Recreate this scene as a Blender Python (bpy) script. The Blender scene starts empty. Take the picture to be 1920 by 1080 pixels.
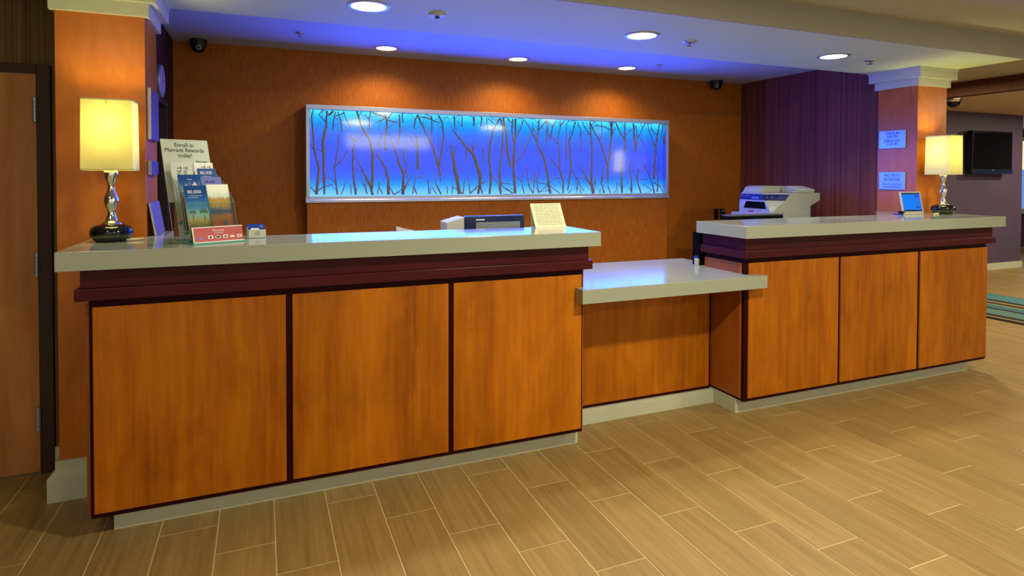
import bpy, bmesh, math, random
from mathutils import Vector, Matrix

# ---------------------------------------------------------------- camera, light, exposure
scene = bpy.context.scene
COL = scene.collection
EYE = 1.355


def setup_camera():
    yaw, pit, roll = math.radians(22.44887), math.radians(-1.11232), math.radians(0.14843)
    fwd = Vector((math.sin(yaw) * math.cos(pit), math.cos(yaw) * math.cos(pit), math.sin(pit)))
    r = Vector((math.cos(yaw), -math.sin(yaw), 0))
    u = r.cross(fwd)
    r2 = r * math.cos(roll) + u * math.sin(roll)
    u2 = -r * math.sin(roll) + u * math.cos(roll)
    cd = bpy.data.cameras.new('camera')
    cd.sensor_width = 36.0
    cd.lens = 36.0 * 1135.616 / 1920.0
    cd.shift_y = (351.993 - 540.0) / 1920.0
    cd.clip_start, cd.clip_end = 0.05, 100
    co = bpy.data.objects.new('camera', cd)
    m = Matrix((r2, u2, -fwd)).transposed().to_4x4()
    m.translation = Vector((0, 0, EYE))
    co.matrix_world = m
    COL.objects.link(co)
    scene.camera = co


setup_camera()

wd = bpy.data.worlds.new('lobby_air')
scene.world = wd
wd.use_nodes = True
wd.node_tree.nodes['Background'].inputs[0].default_value = (1.0, 0.94, 0.74, 1)
wd.node_tree.nodes['Background'].inputs[1].default_value = 0.72

vs = scene.view_settings
vs.view_transform = 'Standard'
vs.look = 'None'
vs.exposure = 0.0
vs.gamma = 1.0
vs.use_curve_mapping = False
scene.render.film_transparent = False
scene.cycles.max_bounces = 8
scene.cycles.diffuse_bounces = 4
scene.cycles.glossy_bounces = 4
scene.cycles.transparent_max_bounces = 16
scene.cycles.caustics_reflective = False
scene.cycles.caustics_refractive = False
scene.cycles.sample_clamp_indirect = 4.0


def lamp(name, kind, loc, energy, color=(1, 1, 1), target=None, **kw):
    d = bpy.data.lights.new(name, kind)
    d.energy = energy
    d.color = color
    for k, v in kw.items():
        setattr(d, k, v)
    o = bpy.data.objects.new(name, d)
    o.location = loc
    if target is not None:
        o.rotation_euler = (Vector(target) - Vector(loc)).to_track_quat('-Z', 'Y').to_euler()
    COL.objects.link(o)
    return o


WARM = (1.0, 0.88, 0.56)
# recessed lights in the lobby ceiling, in front of and behind the viewer
for lx in (-1.0, 1.6, 4.2, 6.8):
    for ly, lw, ls in ((-1.6, 26.0, 0.5), (0.9, {-1.0: 10.0, 1.6: 62.0, 4.2: 38.0, 6.8: 30.0}[lx], 0.16)):
        lamp('lobby_light', 'AREA', (lx, ly, 2.30), lw, WARM, target=(lx, ly, 0), shape='DISK', size=ls)
for lx, ly in ((8.4, 3.0), (10.6, 4.2), (8.4, 0.8), (5.75, 3.9)):  # unseen fill lamps added to brighten the hall
    lamp('hall_fill', 'AREA', (lx, ly, 2.27), 52.0, WARM, target=(lx, ly, 0), shape='DISK', size=0.4)
# lit pendant and a lit wall lamp at the far side of the lobby
lamp('lobby_pendant_light', 'AREA', (2.42, -3.0, 2.05), 8.0, (1, 0.95, 0.85), target=(2.42, 2, 1.9),
     shape='RECTANGLE', size=1.7, size_y=0.26)
lamp('lobby_wall_light', 'AREA', (7.95, -3.0, 1.72), 3.0, (1, 0.97, 0.9), target=(5.5, 2, 1.7),
     shape='RECTANGLE', size=0.22, size_y=0.5)

# ---------------------------------------------------------------- materials
MATS = {}


def nodes_of(name):
    m = bpy.data.materials.new(name)
    m.use_nodes = True
    nt = m.node_tree
    MATS[name] = m
    return m, nt, nt.nodes, nt.links, nt.nodes['Principled BSDF']


def plain(name, col, rough=0.5, metal=0.0, spec=0.5, vary=0.0, scale=20.0, emit=None, strength=0.0, bump=0.0):
    m, nt, N, L, b = nodes_of(name)
    b.inputs['Roughness'].default_value = rough
    b.inputs['Metallic'].default_value = metal
    b.inputs['Specular IOR Level'].default_value = spec
    b.inputs['Base Color'].default_value = (*col, 1)
    if vary or bump:
        tc = N.new('ShaderNodeTexCoord')
        nz = N.new('ShaderNodeTexNoise')
        nz.inputs['Scale'].default_value = scale
        nz.inputs['Detail'].default_value = 4
        L.new(tc.outputs['Object'], nz.inputs['Vector'])
        if vary:
            cr = N.new('ShaderNodeValToRGB')
            cr.color_ramp.elements[0].position = 0.3
            cr.color_ramp.elements[1].position = 0.7
            cr.color_ramp.elements[0].color = (*[c * (1 - vary) for c in col], 1)
            cr.color_ramp.elements[1].color = (*[min(1, c * (1 + vary)) for c in col], 1)
            L.new(nz.outputs['Fac'], cr.inputs['Fac'])
            L.new(cr.outputs['Color'], b.inputs['Base Color'])
        if bump:
            bp = N.new('ShaderNodeBump')
            bp.inputs['Strength'].default_value = bump
            bp.inputs['Distance'].default_value = 0.002
            L.new(nz.outputs['Fac'], bp.inputs['Height'])
            L.new(bp.outputs['Normal'], b.inputs['Normal'])
    if emit:
        b.inputs['Emission Color'].default_value = (*emit, 1)
        b.inputs['Emission Strength'].default_value = strength
    return m


def grain(name, dark, light, fine, blotch=(1.6, 1.6, 0.7), rough=0.4, bump=0.03, fine_amt=0.35, blotch_amt=0.6, tone=0.0, spec=0.5, strip=None, strip_amt=0.35, ramp=0.22):
    """Streaked surface: fine streaks (scale vector `fine`) over slow blotches; `tone` shifts each object a little."""
    m, nt, N, L, b = nodes_of(name)
    b.inputs['Roughness'].default_value = rough
    b.inputs['Specular IOR Level'].default_value = spec
    tc = N.new('ShaderNodeTexCoord')
    oi = N.new('ShaderNodeObjectInfo')
    off = N.new('ShaderNodeVectorMath'); off.operation = 'MULTIPLY_ADD'
    cmb = N.new('ShaderNodeCombineXYZ')
    for k in 'XYZ':
        L.new(oi.outputs['Random'], cmb.inputs[k])
    off.inputs[1].default_value = (37.0, 23.0, 11.0)
    L.new(cmb.outputs[0], off.inputs[0])
    L.new(tc.outputs['Object'], off.inputs[2])

    def noise(sc, detail, dist=0.0):
        mp = N.new('ShaderNodeVectorMath'); mp.operation = 'MULTIPLY'
        mp.inputs[1].default_value = sc
        L.new(off.outputs[0], mp.inputs[0])
        nz = N.new('ShaderNodeTexNoise')
        nz.inputs['Scale'].default_value = 1.0
        nz.inputs['Detail'].default_value = detail
        nz.inputs['Roughness'].default_value = 0.6
        nz.inputs['Distortion'].default_value = dist
        L.new(mp.outputs[0], nz.inputs['Vector'])
        return nz.outputs['Fac']
    f1 = noise(fine, 5, 0.2)
    f2 = noise(blotch, 4, 0.8)
    a = N.new('ShaderNodeMath'); a.operation = 'MULTIPLY'; a.inputs[1].default_value = fine_amt
    c = N.new('ShaderNodeMath'); c.operation = 'MULTIPLY_ADD'; c.inputs[1].default_value = blotch_amt
    L.new(f1, a.inputs[0]); L.new(f2, c.inputs[0]); L.new(a.outputs[0], c.inputs[2])
    t = N.new('ShaderNodeMath'); t.operation = 'MULTIPLY_ADD'; t.inputs[1].default_value = tone
    L.new(oi.outputs['Random'], t.inputs[0]); L.new(c.outputs[0], t.inputs[2])
    if strip:
        f3 = noise(strip, 1)
        t2 = N.new('ShaderNodeMath'); t2.operation = 'MULTIPLY_ADD'; t2.inputs[1].default_value = strip_amt
        L.new(f3, t2.inputs[0]); L.new(t.outputs[0], t2.inputs[2])
        t = t2
    tot = fine_amt + blotch_amt + tone + (strip_amt if strip else 0)
    mid = 0.5 * tot
    w = ramp * tot
    cr = N.new('ShaderNodeValToRGB')
    cr.color_ramp.elements[0].position = max(0, mid - w)
    cr.color_ramp.elements[1].position = min(1, mid + w)
    cr.color_ramp.elements[0].color = (*dark, 1)
    cr.color_ramp.elements[1].color = (*light, 1)
    L.new(t.outputs[0], cr.inputs['Fac'])
    L.new(cr.outputs['Color'], b.inputs['Base Color'])
    if bump:
        bp = N.new('ShaderNodeBump')
        bp.inputs['Strength'].default_value = bump
        bp.inputs['Distance'].default_value = 0.003
        L.new(f1, bp.inputs['Height'])
        L.new(bp.outputs['Normal'], b.inputs['Normal'])
    return m


panel_wood = grain('panel_wood', (0.215, 0.050, 0.0012), (0.53, 0.170, 0.005), (48, 48, 2.4), (6.5, 6.5, 2.6), 0.36, 0.02, 0.42, 0.48, 0.08, spec=0.2, strip=(7, 7, 0.05), ramp=0.17)
side_wood = grain('side_wood', (0.24, 0.065, 0.012), (0.38, 0.110, 0.010), (30, 30, 1.8), (2.2, 2.2, 0.9), 0.33, 0.02, 0.4, 0.6, spec=0.3)
column_wood = grain('column_wood', (0.34, 0.082, 0.006), (0.56, 0.176, 0.010), (22, 22, 2.0), (5.0, 5.0, 2.4), 0.28, 0.015, 0.3, 0.7, spec=0.3)
door_wood = grain('door_wood', (0.27, 0.098, 0.024), (0.58, 0.26, 0.075), (16, 16, 1.0), (7, 7, 0.9), 0.4, 0.02, 0.35, 0.65, spec=0.3)
mahogany = grain('mahogany', (0.030, 0.003, 0.005), (0.075, 0.008, 0.012), (1.5, 20, 20), (2, 3, 3), 0.36, 0.01, spec=0.15)
frame_dark = plain('frame_dark', (0.024, 0.0015, 0.005), 0.5, spec=0.08)
wall_fabric = grain('wall_fabric', (0.33, 0.078, 0.002), (0.66, 0.200, 0.007), (115, 115, 11), (1.5, 1.5, 1.0), 0.62, 0.25, 0.75, 0.25, spec=0.3)
plum_fabric = grain('plum_fabric', (0.075, 0.018, 0.016), (0.31, 0.092, 0.070), (95, 95, 0.5), (2, 2, 1), 0.65, 0.2, 0.9, 0.1, spec=0.2)
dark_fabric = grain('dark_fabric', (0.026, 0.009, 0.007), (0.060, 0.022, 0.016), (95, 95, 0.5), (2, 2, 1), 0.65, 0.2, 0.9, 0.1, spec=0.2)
brown_fabric = grain('brown_fabric', (0.045, 0.026, 0.012), (0.20, 0.125, 0.06), (110, 110, 0.3), (2, 2, 1), 0.65, 0.2, 0.9, 0.1, spec=0.2)
header_fabric = grain('header_fabric', (0.055, 0.018, 0.008), (0.105, 0.040, 0.018), (90, 90, 0.3), (2, 2, 1), 0.65, 0.1, 0.9, 0.1, spec=0.2)
tv_wall_paint = plain('tv_wall_paint', (0.078, 0.050, 0.112), 0.6, vary=0.08, scale=3)
tile_mat = grain('tile_mat', (0.205, 0.128, 0.043), (0.350, 0.230, 0.088), (60, 2.4, 10), (9, 0.9, 3), 0.42, 0.03, 0.62, 0.38, 0.10, ramp=0.17)
grout_mat = plain('grout_mat', (0.62, 0.52, 0.29), 0.8, vary=0.1, scale=40)
ceiling_paint = plain('ceiling_paint', (0.44, 0.44, 0.38), 0.75, vary=0.02, scale=2)
soffit_paint = plain('soffit_paint', (0.52, 0.64, 0.43), 0.7, vary=0.02, scale=2)
hall_ceiling_paint = grain('hall_ceiling_paint', (0.62, 0.50, 0.29), (0.74, 0.60, 0.36), (0.6, 9, 3), (0.4, 3, 3), 0.6, 0.0)
fascia_paint = plain('fascia_paint', (0.30, 0.29, 0.25), 0.7)
recess_spill_tint = plain('recess_spill_tint', (0.48, 0.56, 0.62), 0.75, vary=0.02, scale=2)  # ceiling colour with the lightbox's blue spill tinted into it
trim_paint = plain('trim_paint', (0.49, 0.52, 0.42), 0.45, vary=0.03, scale=8)
quartz = plain('quartz', (0.31, 0.35, 0.295), 0.10, spec=0.38, vary=0.03, scale=120)
steel = plain('steel', (0.58, 0.60, 0.62), 0.32, 1.0)
satin = plain('satin', (0.50, 0.52, 0.55), 0.40, 0.8)
chrome = plain('chrome', (0.82, 0.82, 0.82), 0.06, 1.0)
gloss_black = plain('gloss_black', (0.006, 0.006, 0.008), 0.06)
lamp_bronze = plain('lamp_bronze', (0.13, 0.14, 0.11), 0.14, 0.9)
matt_black = plain('matt_black', (0.008, 0.008, 0.010), 0.5)
dark_brown = plain('dark_brown', (0.030, 0.016, 0.014), 0.5)
door_frame_paint = plain('door_frame_paint', (0.045, 0.024, 0.022), 0.45, spec=0.2)
white_plastic = plain('white_plastic', (0.50, 0.51, 0.46), 0.4)
grey_plastic = plain('grey_plastic', (0.36, 0.40, 0.42), 0.45)
white_paper = plain('white_paper', (0.76, 0.77, 0.70), 0.6)
copier_plastic = plain('copier_plastic', (0.36, 0.375, 0.32), 0.45)
dull_black = plain('dull_black', (0.005, 0.005, 0.006), 0.9, spec=0.02)
dark_grey = plain('dark_grey', (0.06, 0.075, 0.07), 0.5)
sign_paper = plain('sign_paper', (0.47, 0.54, 0.47), 0.5)
cream_paper = plain('cream_paper', (0.80, 0.74, 0.50), 0.5)
grey_paper = plain('grey_paper', (0.55, 0.60, 0.57), 0.5)
blue_paper = plain('blue_paper', (0.010, 0.065, 0.28), 0.35)
lavender_paper = plain('lavender_paper', (0.11, 0.15, 0.50), 0.4)
royal_paper = plain('royal_paper', (0.010, 0.045, 0.42), 0.35)
red_paper = plain('red_paper', (0.42, 0.018, 0.035), 0.4)
ink = plain('ink', (0.012, 0.012, 0.016), 0.6)
soft_ink = plain('soft_ink', (0.16, 0.17, 0.15), 0.6)
white_ink = plain('white_ink', (0.8, 0.82, 0.85), 0.5)
panel_blue = plain('panel_blue', (0.008, 0.012, 0.085), 0.5, spec=0.2)
branch_bark = plain('branch_bark', (0.26, 0.22, 0.16), 0.75, vary=0.25, scale=30)
red_dot = plain('red_dot', (0.45, 0.03, 0.05), 0.4)
magenta_label = plain('magenta_label', (0.5, 0.02, 0.12), 0.4)
glass_clock = plain('glass_clock', (0.55, 0.58, 0.70), 0.12)
sign_plate = plain('sign_plate', (0.42, 0.47, 0.56), 0.30, 0.8)
tv_screen_mat = plain('tv_screen_mat', (0.004, 0.005, 0.008), 0.05)
tv_bezel = plain('tv_bezel', (0.006, 0.008, 0.014), 0.15)
tv_navy = plain('tv_navy', (0.010, 0.020, 0.06), 0.25)
plaque_face = plain('plaque_face', (0.055, 0.022, 0.035), 0.4)
board_face = plain('board_face', (0.12, 0.09, 0.17), 0.45)
hinge_steel = plain('hinge_steel', (0.30, 0.36, 0.42), 0.35, 0.6)
lens_glass = plain('lens_glass', (0.03, 0.035, 0.04), 0.05)


def emitter(name, col, s):
    m = bpy.data.materials.new(name)
    m.use_nodes = True
    nt = m.node_tree
    nt.nodes.clear()
    e = nt.nodes.new('ShaderNodeEmission')
    e.inputs[0].default_value = (*col, 1)
    e.inputs[1].default_value = s
    o = nt.nodes.new('ShaderNodeOutputMaterial')
    nt.links.new(e.outputs[0], o.inputs[0])
    return m


light_white = emitter('light_white', (1, 0.98, 0.90), 6.0)
light_warm = emitter('light_warm', (1, 0.90, 0.50), 4.0)
window_sky = emitter('window_sky', (0.16, 0.38, 0.85), 0.8)
window_bright = emitter('window_bright', (1, 0.85, 0.55), 1.0)
tablet_glow = emitter('tablet_glow', (0.012, 0.22, 0.95), 1.0)
tablet_pane = emitter('tablet_pane', (0.03, 0.17, 0.80), 1.0)


def backlight_mat():
    """Blue lightbox diffuser: brighter, greener light next to the tubes along the top and the bottom."""
    m = bpy.data.materials.new('backlight')
    m.use_nodes = True
    nt = m.node_tree
    N, L = nt.nodes, nt.links
    N.clear()
    tc = N.new('ShaderNodeTexCoord')
    sx = N.new('ShaderNodeSeparateXYZ')
    L.new(tc.outputs['Generated'], sx.inputs[0])
    cr = N.new('ShaderNodeValToRGB')
    stops = [(0.0, (0.22, 0.72, 1.0)), (0.055, (0.13, 0.60, 1.0)), (0.13, (0.0, 0.36, 1.0)), (0.21, (0.010, 0.16, 1.0)),
             (0.30, (0.032, 0.095, 1.0)), (0.60, (0.032, 0.095, 1.0)), (0.75, (0.02, 0.17, 1.0)), (0.83, (0.0, 0.30, 1.0)),
             (0.91, (0.0, 0.50, 1.0)), (0.955, (0.03, 0.75, 1.0)), (1.0, (0.10, 0.92, 1.0))]
    el = cr.color_ramp.elements
    while len(el) < len(stops):
        el.new(0.5)
    for e, (p, c) in zip(el, stops):
        e.position = p
        e.color = (*c, 1)
    L.new(sx.outputs['Z'], cr.inputs['Fac'])
    e1 = N.new('ShaderNodeEmission'); e1.inputs[1].default_value = 1.0
    L.new(cr.outputs['Color'], e1.inputs[0])
    e2 = N.new('ShaderNodeEmission'); e2.inputs[0].default_value = (0, 0.0, 1, 1); e2.inputs[1].default_value = 0.7
    ad = N.new('ShaderNodeAddShader')
    L.new(e1.outputs[0], ad.inputs[0]); L.new(e2.outputs[0], ad.inputs[1])
    o = N.new('ShaderNodeOutputMaterial')
    L.new(ad.outputs[0], o.inputs[0])
    return m


backlight = backlight_mat()


def clear_mat(name, tint, rough=0.03, gloss=None):
    """Thin clear sheet: straight-through light with a fresnel reflection."""
    m = bpy.data.materials.new(name)
    m.use_nodes = True
    nt = m.node_tree
    N, L = nt.nodes, nt.links
    N.clear()
    tr = N.new('ShaderNodeBsdfTransparent'); tr.inputs[0].default_value = (*tint, 1)
    gl = N.new('ShaderNodeBsdfGlossy'); gl.inputs['Roughness'].default_value = rough
    mx = N.new('ShaderNodeMixShader')
    if gloss is None:
        lw = N.new('ShaderNodeLayerWeight'); lw.inputs['Blend'].default_value = 0.5
        pw = N.new('ShaderNodeMath'); pw.operation = 'POWER'; pw.inputs[1].default_value = 5.0
        ma = N.new('ShaderNodeMath'); ma.operation = 'MULTIPLY_ADD'; ma.inputs[1].default_value = 0.96; ma.inputs[2].default_value = 0.035
        L.new(lw.outputs['Facing'], pw.inputs[0]); L.new(pw.outputs[0], ma.inputs[0]); L.new(ma.outputs[0], mx.inputs[0])
    else:
        mx.inputs[0].default_value = gloss
    L.new(tr.outputs[0], mx.inputs[1]); L.new(gl.outputs[0], mx.inputs[2])
    o = N.new('ShaderNodeOutputMaterial')
    L.new(mx.outputs[0], o.inputs[0])
    return m


acrylic = clear_mat('acrylic', (0.90, 0.97, 0.955))
acrylic_edge = plain('acrylic_edge', (0.20, 0.70, 0.60), 0.15)
acrylic_edge.node_tree.nodes['Principled BSDF'].inputs['Transmission Weight'].default_value = 0.4
acrylic_front = clear_mat('acrylic_front', (1, 1, 1), 0.07)
tv_glass = clear_mat('tv_glass', (1, 1, 1), 0.05)


def shade_mat():
    m = bpy.data.materials.new('lamp_shade_fabric')
    m.use_nodes = True
    nt = m.node_tree
    N, L = nt.nodes, nt.links
    N.clear()
    d = N.new('ShaderNodeBsdfDiffuse'); d.inputs[0].default_value = (0.72, 0.68, 0.36, 1)
    t = N.new('ShaderNodeBsdfTranslucent'); t.inputs[0].default_value = (0.76, 0.70, 0.17, 1)
    mx = N.new('ShaderNodeMixShader'); mx.inputs[0].default_value = 0.105
    L.new(d.outputs[0], mx.inputs[1]); L.new(t.outputs[0], mx.inputs[2])
    o = N.new('ShaderNodeOutputMaterial')
    L.new(mx.outputs[0], o.inputs[0])
    return m


shade_fabric = shade_mat()


def stripe_mat(name, stops, axis='X', rough=0.9, photo=False):
    m, nt, N, L, b = nodes_of(name)
    b.inputs['Roughness'].default_value = rough
    b.inputs['Specular IOR Level'].default_value = 0.1
    tc = N.new('ShaderNodeTexCoord')
    sx = N.new('ShaderNodeSeparateXYZ')
    L.new(tc.outputs['Generated'], sx.inputs[0])
    cr = N.new('ShaderNodeValToRGB')
    cr.color_ramp.interpolation = 'LINEAR' if photo else 'CONSTANT'
    el = cr.color_ramp.elements
    while len(el) < len(stops):
        el.new(0.5)
    for e, (p, c) in zip(el, stops):
        e.position = p
        e.color = (*c, 1)
    fac = sx.outputs[axis]
    if photo:
        nz = N.new('ShaderNodeTexNoise')
        nz.inputs['Scale'].default_value = 7.0
        nz.inputs['Detail'].default_value = 5
        L.new(tc.outputs['Generated'], nz.inputs['Vector'])
        ma = N.new('ShaderNodeMath'); ma.operation = 'MULTIPLY_ADD'; ma.inputs[1].default_value = 0.22
        sb = N.new('ShaderNodeMath'); sb.operation = 'SUBTRACT'; sb.inputs[1].default_value = 0.11
        L.new(nz.outputs['Fac'], ma.inputs[0]); L.new(fac, ma.inputs[2]); L.new(ma.outputs[0], sb.inputs[0])
        fac = sb.outputs[0]
    L.new(fac, cr.inputs['Fac'])
    L.new(cr.outputs['Color'], b.inputs['Base Color'])
    return m


TAN, TEAL, DRK, SKY, OLV = (0.33, 0.25, 0.13), (0.085, 0.17, 0.15), (0.025, 0.016, 0.018), (0.06, 0.19, 0.28), (0.22, 0.17, 0.08)
RX0, RX1 = 6.44, 7.84
rug_mat = stripe_mat('rug_mat', [(max(0.0, min(1.0, (x - RX0) / (RX1 - RX0))), c) for x, c in (
    (6.44, DRK), (6.50, OLV), (6.545, DRK), (6.64, TEAL), (6.90, DRK), (6.97, SKY), (7.02, DRK), (7.05, TEAL), (7.10, SKY), (7.14, OLV),
    (7.18, DRK), (7.25, OLV), (7.34, DRK), (7.42, SKY), (7.46, TEAL), (7.54, SKY), (7.72, TEAL), (7.78, OLV))])

palm_mat = stripe_mat('palm_photo', [(0.0, (0.07, 0.055, 0.03)), (0.22, (0.22, 0.13, 0.04)), (0.36, (0.55, 0.38, 0.13)), (0.47, (0.30, 0.55, 0.65)),
                                     (0.58, (0.08, 0.26, 0.50)), (0.72, (0.02, 0.12, 0.38)), (0.85, (0.008, 0.06, 0.27))], 'Z', 0.35, photo=True)
build_mat = stripe_mat('building_photo', [(0.0, (0.35, 0.30, 0.16)), (0.13, (0.45, 0.12, 0.04)), (0.26, (0.38, 0.08, 0.03)), (0.40, (0.42, 0.16, 0.05)),
                                          (0.50, (0.03, 0.07, 0.22)), (0.60, (0.50, 0.30, 0.08)), (0.72, (0.42, 0.25, 0.07)), (0.78, (0.60, 0.70, 0.62)), (0.88, (0.80, 0.86, 0.78))], 'Z', 0.3, photo=True)
peak_mat = stripe_mat('mountain_photo', [(0.0, (0.10, 0.02, 0.03)), (0.3, (0.02, 0.05, 0.20)), (0.62, (0.20, 0.06, 0.10)), (0.74, (0.18, 0.26, 0.42)), (0.86, (0.02, 0.09, 0.32)), (0.93, (0.012, 0.06, 0.28))], 'Z', 0.35, photo=True)

# ---------------------------------------------------------------- mesh helpers
class MB:
    """Collects shapes in one coordinate frame; build() links them as one mesh object."""

    def __init__(self):
        self.v, self.f, self.s = [], [], []

    def add(self, vs_, fs_, smooth=False):
        n = len(self.v)
        self.v += [tuple(p) for p in vs_]
        self.f += [tuple(i + n for i in q) for q in fs_]
        self.s += [smooth] * len(fs_)
        return self

    def box(self, x0, x1, y0, y1, z0, z1):
        vs_ = [(x, y, z) for z in (z0, z1) for y in (y0, y1) for x in (x0, x1)]
        return self.add(vs_, [(0, 2, 3, 1), (4, 5, 7, 6), (0, 1, 5, 4), (2, 6, 7, 3), (0, 4, 6, 2), (1, 3, 7, 5)])

    def prism(self, poly, a0, a1, axis='Z'):
        n = len(poly)

        def p(q, a):
            return {'Z': (q[0], q[1], a), 'Y': (q[0], a, q[1]), 'X': (a, q[0], q[1])}[axis]
        vs_ = [p(q, a0) for q in poly] + [p(q, a1) for q in poly]
        fs_ = [tuple(range(n))[::-1], tuple(range(n, 2 * n))] + [(i, (i + 1) % n, n + (i + 1) % n, n + i) for i in range(n)]
        return self.add(vs_, fs_)

    def lathe(self, prof, c=(0, 0, 0), seg=32, cap=True):
        vs_, fs_ = [], []
        for r, z in prof:
            for k in range(seg):
                a = 2 * math.pi * k / seg
                vs_.append((c[0] + r * math.cos(a), c[1] + r * math.sin(a), c[2] + z))
        for i in range(len(prof) - 1):
            for k in range(seg):
                j = (k + 1) % seg
                fs_.append((i * seg + k, i * seg + j, (i + 1) * seg + j, (i + 1) * seg + k))
        self.add(vs_, fs_, True)
        if cap:
            n = len(self.v) - len(vs_)
            self.f += [tuple(n + k for k in range(seg))[::-1], tuple(n + (len(prof) - 1) * seg + k for k in range(seg))]
            self.s += [False, False]
        return self

    def disc_x(self, c, ry, rz, x0, x1, seg=32):
        poly = [(c[0] + ry * math.cos(2 * math.pi * k / seg), c[1] + rz * math.sin(2 * math.pi * k / seg)) for k in range(seg)]
        return self.prism(poly, x0, x1, 'X')

    def tube(self, pts, r0, r1=None, seg=6):
        r1 = r0 if r1 is None else r1
        pts = [Vector(p) for p in pts]
        n = len(pts)
        vs_, fs_ = [], []
        for i, p in enumerate(pts):
            d = (pts[min(i + 1, n - 1)] - pts[max(i - 1, 0)]).normalized()
            a = d.orthogonal().normalized() if i == 0 else (a - d * a.dot(d)).normalized()
            b = d.cross(a)
            r = r0 + (r1 - r0) * i / max(1, n - 1)
            for k in range(seg):
                t = 2 * math.pi * k / seg
                vs_.append(p + (a * math.cos(t) + b * math.sin(t)) * r)
        for i in range(n - 1):
            for k in range(seg):
                j = (k + 1) % seg
                fs_.append((i * seg + k, i * seg + j, (i + 1) * seg + j, (i + 1) * seg + k))
        fs_ += [tuple(range(seg))[::-1], tuple((n - 1) * seg + k for k in range(seg))]
        return self.add(vs_, fs_, True)

    def quad(self, a, b, c, d):
        return self.add([a, b, c, d], [(0, 1, 2, 3)])

    def moved(self, m):
        self.v = [tuple(m @ Vector(p)) for p in self.v]
        return self

    def build(self, name, mat, parent=None, at=None, bevel=0.0, seg=2):
        """Vertices are in world axes unless parent is a rotated thing; `at` is the frame origin to subtract."""
        if at is None:
            at = base_of(parent) if parent is not None else (0, 0, 0)
        me = bpy.data.meshes.new(name)
        me.from_pydata([(p[0] - at[0], p[1] - at[1], p[2] - at[2]) for p in self.v], [], self.f)
        me.polygons.foreach_set('use_smooth', self.s)
        me.update()
        bm = bmesh.new()
        bm.from_mesh(me)
        bmesh.ops.recalc_face_normals(bm, faces=bm.faces[:])
        if bevel:
            bmesh.ops.bevel(bm, geom=[e for e in bm.edges if len(e.link_faces) == 2 and e.calc_face_angle(0) > 0.6],
                            offset=bevel, segments=seg, profile=0.5, affect='EDGES', clamp_overlap=True)
        bm.to_mesh(me)
        bm.free()
        if any(self.s):
            me.set_sharp_from_angle(angle=math.radians(40)) if hasattr(me, 'set_sharp_from_angle') else None
        me.materials.append(mat)
        o = bpy.data.objects.new(name, me)
        COL.objects.link(o)
        if parent is not None:
            o.parent = parent
        else:
            o.location = at
        return o


FRAME = {}


def base_of(o):
    return FRAME.get(o.name, (0, 0, 0))


def box(*a):
    return MB().box(*a)


def tag(o, label, cat, group=None):
    o['label'] = label
    o['category'] = cat
    if group:
        o['group'] = group
    return o


def thing(name, label, cat, loc, group=None, rot=None):
    o = bpy.data.objects.new(name, None)
    o.empty_display_size = 0.05
    COL.objects.link(o)
    o.location = loc
    if rot is not None:
        o.rotation_euler = rot
        FRAME[o.name] = (0, 0, 0)
    else:
        FRAME[o.name] = tuple(loc)
    return tag(o, label, cat, group)


def struct(o):
    o['kind'] = 'structure'
    return o


def sroot(name, loc=(0, 0, 0)):
    o = bpy.data.objects.new(name, None)
    o.empty_display_size = 0.05
    COL.objects.link(o)
    o.location = loc
    FRAME[o.name] = tuple(loc)
    return struct(o)


def sub(name, mb, mat, parent, **k):
    """A sub-part: child of a part; same frame as the thing above it."""
    return mb.build(name, mat, parent, at=k.pop('at', base_of(parent.parent) if parent.parent else base_of(parent)), **k)


def dup(root, loc, label=None):
    r = root.copy()
    COL.objects.link(r)
    r.location = loc
    FRAME[r.name] = tuple(loc)
    if label:
        r['label'] = label
    for ch in list(root.children):
        c = ch.copy()
        COL.objects.link(c)
        c.parent = r
        for g in ch.children:
            d = g.copy()
            COL.objects.link(d)
            d.parent = c
    return r


_font_cache = {}


def text_verts(body, size, width=None, depth=0.0004, align='CENTER'):
    cu = bpy.data.curves.new('t', 'FONT')
    cu.body = body
    cu.size = size
    cu.align_x = align
    cu.align_y = 'CENTER'
    cu.extrude = depth
    cu.resolution_u = 2
    ob = bpy.data.objects.new('t', cu)
    COL.objects.link(ob)
    bpy.context.view_layer.update()
    me = bpy.data.meshes.new_from_object(ob.evaluated_get(bpy.context.evaluated_depsgraph_get()))
    vs_ = [v.co.copy() for v in me.vertices]
    fs_ = [tuple(p.vertices) for p in me.polygons]
    bpy.data.objects.remove(ob)
    bpy.data.curves.remove(cu)
    bpy.data.meshes.remove(me)
    if width and vs_:
        w = max(v.x for v in vs_) - min(v.x for v in vs_)
        if w > 0:
            for v in vs_:
                v.x *= width / w
    return vs_, fs_


def put_text(mb, body, size, origin, u, v, width=None, align='CENTER'):
    """Adds flat lettering centred on origin, running along u with up direction v."""
    vs_, fs_ = text_verts(body, size, width, align=align)
    u, v = Vector(u).normalized(), Vector(v).normalized()
    n = u.cross(v)
    o = Vector(origin)
    return mb.add([o + u * p.x + v * p.y + n * p.z for p in vs_], fs_)


def ellipse(mb, origin, u, v, ru, rv, th=0.0004, seg=20):
    u, v = Vector(u).normalized(), Vector(v).normalized()
    n = u.cross(v)
    o = Vector(origin)
    ring = [o + u * (ru * math.cos(2 * math.pi * k / seg)) + v * (rv * math.sin(2 * math.pi * k / seg)) for k in range(seg)]
    vs_ = [p - n * th for p in ring] + [p + n * th for p in ring]
    fs_ = [tuple(range(seg))[::-1], tuple(range(seg, 2 * seg))] + [(i, (i + 1) % seg, seg + (i + 1) % seg, seg + i) for i in range(seg)]
    return mb.add(vs_, fs_)


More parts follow.
